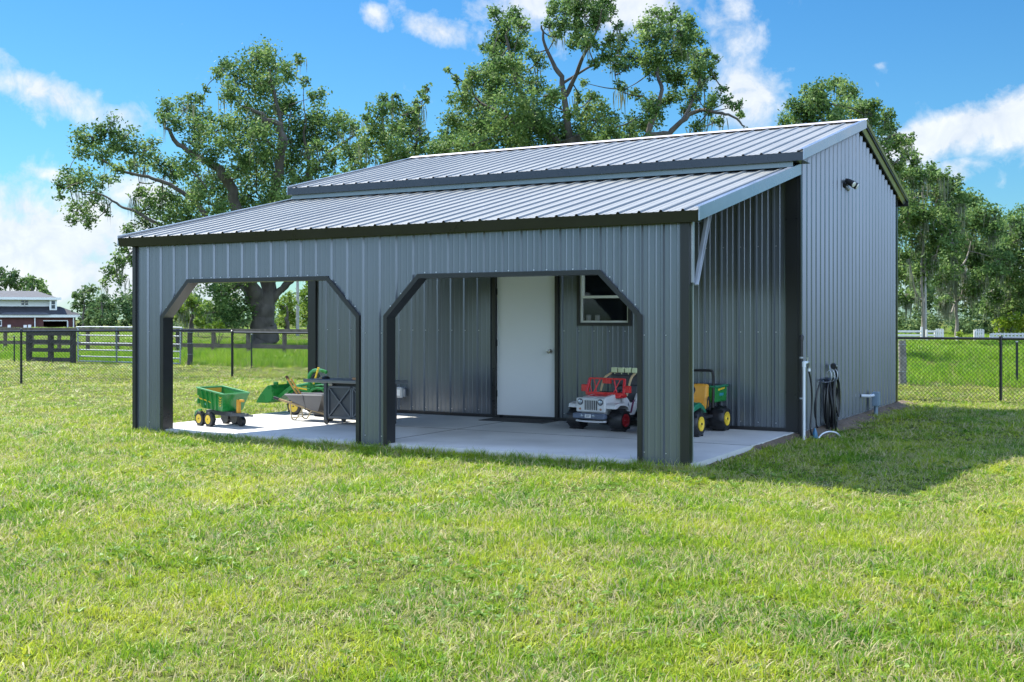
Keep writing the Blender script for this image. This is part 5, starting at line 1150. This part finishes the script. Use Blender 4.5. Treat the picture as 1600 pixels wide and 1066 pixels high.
def tool():
    t = thing('toy_shovel', 'yellow handled tool leaning upright in the grey wheelbarrow', 'shovel', (-6.56, 1.97, .20), 0); wood = mat('orange wood', (.62, .34, .08), .6)
    for y in (-.035, .035): P1('shaft', wood, t, lambda b, y=y: b.beam((.14, y, .03), (-.15, y + .02, .36), .02, .02), bevel=.004)
    P1('grip', mat('brown grip', (.10, .05, .03), .7), t, lambda b: b.beam((-.145, 0, .345), (-.19, .0, .40), .03, .03), bevel=.006)
    P1('blade', black, t, lambda b: b.beam((.20, 0, -.03), (.12, 0, .06), .12, .012, (0, 1, 0)))
tool()

# --- griddle cart with X shaped side panels
def cart():
    t = thing('serving_cart', 'dark grey rolling cart with crossed X panels and long flat top beside the middle post', 'cart', (-5.30, 1.72, 0), 0)
    cm = mat('dark slate cart paint', (.055, .062, .072), .42, .1, .1); top = mat('grey cart top', (.16, .17, .18), .4, .3, .12)
    P1('table_top', top, t, lambda b: b.box(-.755, .64, -.22, .24, .555, .595), bevel=.006)
    fr = P1('cabinet', cm, t, lambda b: b.box(-.37, .45, -.17, .20, .075, .515), bevel=.005)
    P1('gap_frame', black, t, lambda b: b.box(-.33, .42, -.14, .18, .5155, .5545))
    for x in (-.39, .39 + .06):
        for y in (-.19, .20): P1('leg', cm, t, lambda b, x=x, y=y: b.box(x - .022, x + .022, y - .022, y + .022, .055, .554), bevel=.003)
    for k in range(2):
        x0 = -.35 + k * .40; x1 = x0 + .37
        mb = MB(); z0, z1, y = .10, .50, -.1905
        for (a, b) in (((x0, z0), (x1, z0)), ((x0, z1), (x1, z1)), ((x0, z0), (x0, z1)), ((x1, z0), (x1, z1))): mb.beam((a[0], y + .010, a[1]), (b[0], y + .010, b[1]), .020, .024, (0, 0, 1) if a[1] == b[1] else (1, 0, 0))
        mb.beam((x0 + .01, y + .006, z0 + .01), (x1 - .01, y + .006, z1 - .01), .018, .020, (0, 1, 0)); mb.beam((x0 + .01, y + .0075, z1 - .01), (x1 - .01, y + .0075, z0 + .01), .018, .0195, (0, 1, 0)); mb.build('cross_panel', mat('edge grey cart paint', (.085, .095, .11), .4, .1), fr)
    mb = MB(); z0, z1, x = .10, .50, -.395
    mb.beam((x, -.15, z0), (x, .17, z1), .016, .018, (1, 0, 0)); mb.beam((x - .001, -.15, z1), (x - .001, .17, z0), .016, .018, (1, 0, 0)); mb.build('cross_panel', cm, fr)
    for x in (-.385, .445):
        for y in (-.18, .19): P1('caster', rubber, t, lambda b, x=x, y=y: b.lathe([(.01, -.016), (.032, -.016), (.036, 0), (.032, .016), (.01, .016)], (x, y, .036), 'y', 16), smooth=True)
    P1('control_knob', mat('dull knob', (.30, .27, .22), .4, .4), t, lambda b: b.box(-.34, -.28, -.20, -.171, .52, .548), bevel=.006)
cart()
tb = thing('wooden_board', 'small tan wooden board lying on the cart top near the middle post', 'board', (-5.25, 1.78, .595), .2)
P1('board', mat('tan board', (.50, .27, .14), .6), tb, lambda b: b.box(-.13, .10, -.09, .09, 0, .028), bevel=.006); P1('handle', mat('tan board', (.50, .27, .14), .6), tb, lambda b: b.box(.10, .17, -.02, .02, .004, .024), bevel=.004)
tc = thing('garden_glove', 'small dark cloth bundle on the left end of the cart top', 'cloth', (-5.86, 1.74, .595), 0)
P1('fold', black, tc, lambda b: b.lathe([(.055, 0), (.06, .012), (.04, .03), (0, .036)], (0, 0, 0), 'z', 14), smooth=True); P1('fold', tan_, tc, lambda b: b.lathe([(.03, 0), (.032, .01), (.02, .022), (0, .026)], (-.05, -.03, 0), 'z', 12), smooth=True)

# --- door mat, outlet, window cups
dm = thing('door_mat', 'dark flat mat on the slab in front of the white door', 'mat', (-3.72, 3.22, .001), 0)
P1('mat_pad', mat('dark coir mat', (.045, .042, .04), .95, 0, .35, 25, .8, 120), dm, lambda b: b.box(-.46, .48, -.17, .24, 0, .012), bevel=.004)
P1('mat_border', rubber, dm, lambda b: (b.box(-.49, .51, -.2, -.171, 0, .009), b.box(-.49, .51, .241, .27, 0, .009), b.box(-.49, -.461, -.1705, .2405, 0, .009), b.box(.481, .51, -.1705, .2405, 0, .009)))
ob = thing('outlet_box', 'grey weatherproof outlet box low on the porch wall, left of the door', 'outlet', (-5.86, DP - .004, .31), 0)
clearp = mat('cloudy clear plastic', (.45, .48, .50), .2, 0, .05)
P1('box', galv, ob, lambda b: b.box(-.05, .05, -.055, -.0, -.07, .07), bevel=.006); P1('cover', clearp, ob, lambda b: b.box(-.062, .062, -.11, -.0555, -.08, .08), bevel=.02); P1('receptacle', whitep, ob, lambda b: b.box(-.03, .03, -.115, -.1105, -.045, .045), bevel=.004)
P1('hasp', galv, ob, lambda b: b.box(.063, .09, -.08, -.03, -.06, .05), bevel=.006)
for i, (x, lab) in enumerate(((-2.835, 'left of two small grey cups on the inside window sill'), (-2.70, 'right of two small grey cups on the inside window sill'))):
    c = thing('cup', lab, 'cup', (x, DP + .10, WIN[2] + .0685), 0, 'cups on the window sill')
    P1('body', whitep, c, lambda b: b.lathe([(.030, 0), (.034, .02), (.036, .055), (.036, .07), (.030, .07), (.028, .01), (0, .008)], (0, 0, 0), 'z', 20), smooth=True)
    P1('lid', mat('grey cup lid', (.30, .31, .33), .4), c, lambda b: b.lathe([(.037, 0), (.037, .008), (.02, .012), (0, .012)], (0, 0, .0705), 'z', 20), smooth=True)

# --- twin flood light on the gable wall
fl = thing('flood_light', 'black twin security light high on the side wall', 'lamp', (XS + .02, 5.86, 3.30), 0); fl.scale = (.8, .8, .8)
P1('base', black, fl, lambda b: b.lathe([(.062, 0), (.062, .03), (.03, .045), (0, .047)], (0, 0, 0), 'x', 18), smooth=True)
for (y, z, dz) in ((.10, .04, .0), (-.10, .05, .02)):
    hd = P1('lamp_head', black, fl, lambda b: (b.tube([(.035, y * .2, 0), (.07, y * .7, z * .5), (.09, y, z)], .013, 8), b.tube([Vector((.05, y, z + .03)), Vector((.09, y, z + .01)), Vector((.15, y * 1.15, z - .03)), Vector((.20, y * 1.25, z - .06))], [.030, .045, .055, .062], 16)), smooth=True)
    P1('lens', whitep, hd, lambda b: b.tube([Vector((.196, y * 1.243, z - .058)), Vector((.212, y * 1.27, z - .068))], [.054, .046], 16), smooth=True)
P1('motion_sensor', mat('sensor face', (.35, .36, .36), .4), fl, lambda b: b.tube([(.04, 0, -.03), (.075, 0, -.075), (.10, 0, -.09)], [.02, .032, .026], 12), smooth=True)

# --- water riser, hoses, conduit, service box
XW = XS + .019
st = thing('water_spigot', 'white upright water pipe with tap at the front corner of the side wall', 'tap', (.235, 3.30, GZ), 0)
P1('riser_pipe', pvc, st, lambda b: b.tube([(0, 0, -.05), (0, 0, .93)], .0175, 12), smooth=True)
P1('elbow', pvc, st, lambda b: (b.tube([(0, 0, .90), (0, 0, .965)], .024, 12), b.tube([(-.0, -.0, .95), (0, .13, .95)], .018, 12), b.tube([(0, .0, .95), (0, .035, .95)], .024, 12)), smooth=True)
P1('valve', mat('pewter valve', (.42, .43, .44), .3, .7), st, lambda b: (b.tube([(0, .12, .95), (0, .19, .95), (0, .22, .91), (0, .225, .87)], [.017, .019, .017, .019], 10), b.tube([(0, .16, .96), (0, .16, 1.0)], .008, 8), b.box(-.006, .006, .125, .195, 1.0, 1.012)), smooth=True)
P1('hose_splitter', pvc, st, lambda b: b.tube([(0, .225, .875), (0, .225, .84)], .021, 10), smooth=True)
dh = MB(); dh.tube(curve([(.235, 3.525, GZ + .84), (.25, 3.56, GZ + .72), (.255, 3.60, GZ + .52), (.25, 3.585, GZ + .30), (.25, 3.54, GZ + .16), (.26, 3.56, GZ + .06), (.27, 3.66, GZ + .03)], 5), .0105, 8)
tag(dh.build('supply_hose', hose, smooth=True), 'black hose hanging from the tap down to the ground', 'hose')
cd_ = thing('conduit', 'black vertical pipe against the corner of the side wall behind the tap', 'pipe', (.165, 3.44, GZ), 0)
P1('pipe', black, cd_, lambda b: b.tube([(0, 0, -.05), (0, 0, 1.23)], .022, 12), smooth=True); P1('cap', black, cd_, lambda b: b.lathe([(.030, 0), (.030, .05), (.018, .065), (0, .067)], (0, 0, 1.225), 'z', 14), smooth=True)
P1('strap', galv, cd_, lambda b: b.tube([(0, 0, .5), (0, 0, .52)], .024, 12)); P1('strap', galv, cd_, lambda b: b.tube([(0, 0, 1.0), (0, 0, 1.02)], .024, 12))
# hose hanger and coiled hose
hg = thing('hose_hanger', 'wire hose hanger fixed to the side wall', 'hanger', (XW, 4.62, .64), 0)
for y in (-.16, 0, .16):
    P1('hook', galv, hg, lambda b, y=y: b.tube(curve([(0, y, -.05), (.06, y, -.06), (.15, y, -.05), (.17, y, .02), (.15, y, .09), (.11, y, .07)], 4), .006, 6), smooth=True)
P1('cross_wire', galv, hg, lambda b: (b.tube([(.02, -.17, -.05), (.02, .17, -.05)], .005, 6), b.tube(curve([(.15, -.16, .09), (.13, -.10, .16), (.13, -.04, .09)], 4), .005, 6)), smooth=True)
ch = thing('garden_hose', 'thick bundle of coiled black hose hanging on the side wall', 'hose', (XW + .09, 4.66, .60), 0)
mb = MB(); rs = random.Random(3); prev = None
for k in range(14):
    w = rs.uniform(.16, .46); dep = rs.uniform(.52, .71); y0 = rs.uniform(-.24, .20); x0 = rs.uniform(-.05, .06); tw = rs.uniform(-.06, .06); wt = w * .45
    pts = [(x0, y0 - wt * .5, .0), (x0 + tw * .3, y0 - w * .46, -.10), (x0 + tw, y0 - w * .55, -dep * .5), (x0 + tw, y0 - w * .4, -dep * .85), (x0, y0, -dep), (x0 - tw, y0 + w * .4, -dep * .85), (x0 - tw, y0 + w * .55, -dep * .5), (x0, y0 + w * .46, -.10), (x0, y0 + wt * .5, .0), (x0, y0, .015), (x0, y0 - wt * .5, .0)]
    mb.tube(curve(pts, 4), .0115, 7, False)
mb.build('coil', hose, ch, smooth=True)
P1('loose_loop', hose, ch, lambda b: b.tube(curve([(.03, .14, .15), (.05, .24, .05), (.05, .36, -.15), (.05, .37, -.35), (.05, .30, -.50), (.04, .16, -.36), (.05, .02, -.33), (.05, -.06, -.12)], 5), .0115, 8), smooth=True)
nz = thing('spray_nozzle', 'black and grey spray gun hooked on top of the coiled hose', 'nozzle', (XW + .12, 4.86, .78), 0)
P1('barrel', pale, nz, lambda b: b.tube([(0, -.06, .0), (0, .03, -.005)], [.017, .020], 12), smooth=True); P1('head', black, nz, lambda b: b.lathe([(.036, -.03), (.042, 0), (.022, .03), (.018, .04)], (0, -.09, 0), 'y', 18), smooth=True)
P1('grip', black, nz, lambda b: b.tube([(0, .02, -.005), (0, .07, -.09), (0, .11, -.17)], [.020, .018, .014], 10), smooth=True); P1('trigger', pale, nz, lambda b: b.beam((0, -.01, -.02), (0, .05, -.11), .012, .01))
P1('coupling', pvc, nz, lambda b: b.tube([(0, .11, -.165), (0, .125, -.19)], .017, 10), smooth=True)
sl = MB(); sl.tube(curve([(.33, 3.62, GZ + .01), (.36, 3.70, GZ + .06), (.40, 3.86, GZ + .075), (.45, 4.02, GZ + .05), (.48, 4.10, GZ - .0)], 5), .009, 8)
tag(sl.build('hose_loop', pvc, smooth=True), 'short pale hose arching out of the grass below the tap', 'hose')
bc = thing('hose_connector', 'blue plastic connector at the bottom of the hanging supply hose', 'connector', (.285, 3.62, GZ + .02), 0)
bl = mat('blue plastic', (.03, .14, .26), .4)
P1('body', bl, bc, lambda b: b.lathe([(.035, 0), (.03, .05), (.012, .11), (0, .112)], (0, 0, 0), 'z', 10)); P1('collar', bl, bc, lambda b: b.lathe([(.04, 0), (.04, .02), (.02, .021)], (0, 0, -.01), 'z', 12))
sb = thing('service_box', 'small blue grey utility box on a stub pipe near the rear of the side wall', 'utility box', (.27, 7.25, GZ), 0)
sg = mat('blue grey box', (.16, .23, .30), .5, .1, .06)
P1('box', sg, sb, lambda b: b.box(-.04, .05, -.07, .07, .17, .38), bevel=.006); P1('conduit_stub', sg, sb, lambda b: b.tube([(0, .02, -.05), (0, .02, .17)], .03, 12), smooth=True)
P1('side_pipe', pvc, sb, lambda b: b.tube([(-.02, -.07, .33), (-.02, -.30, .335), (-.14, -.31, .335)], .022, 10), smooth=True); P1('box_cover', sg, sb, lambda b: b.box(.0505, .056, -.06, .06, .18, .37), bevel=.002)
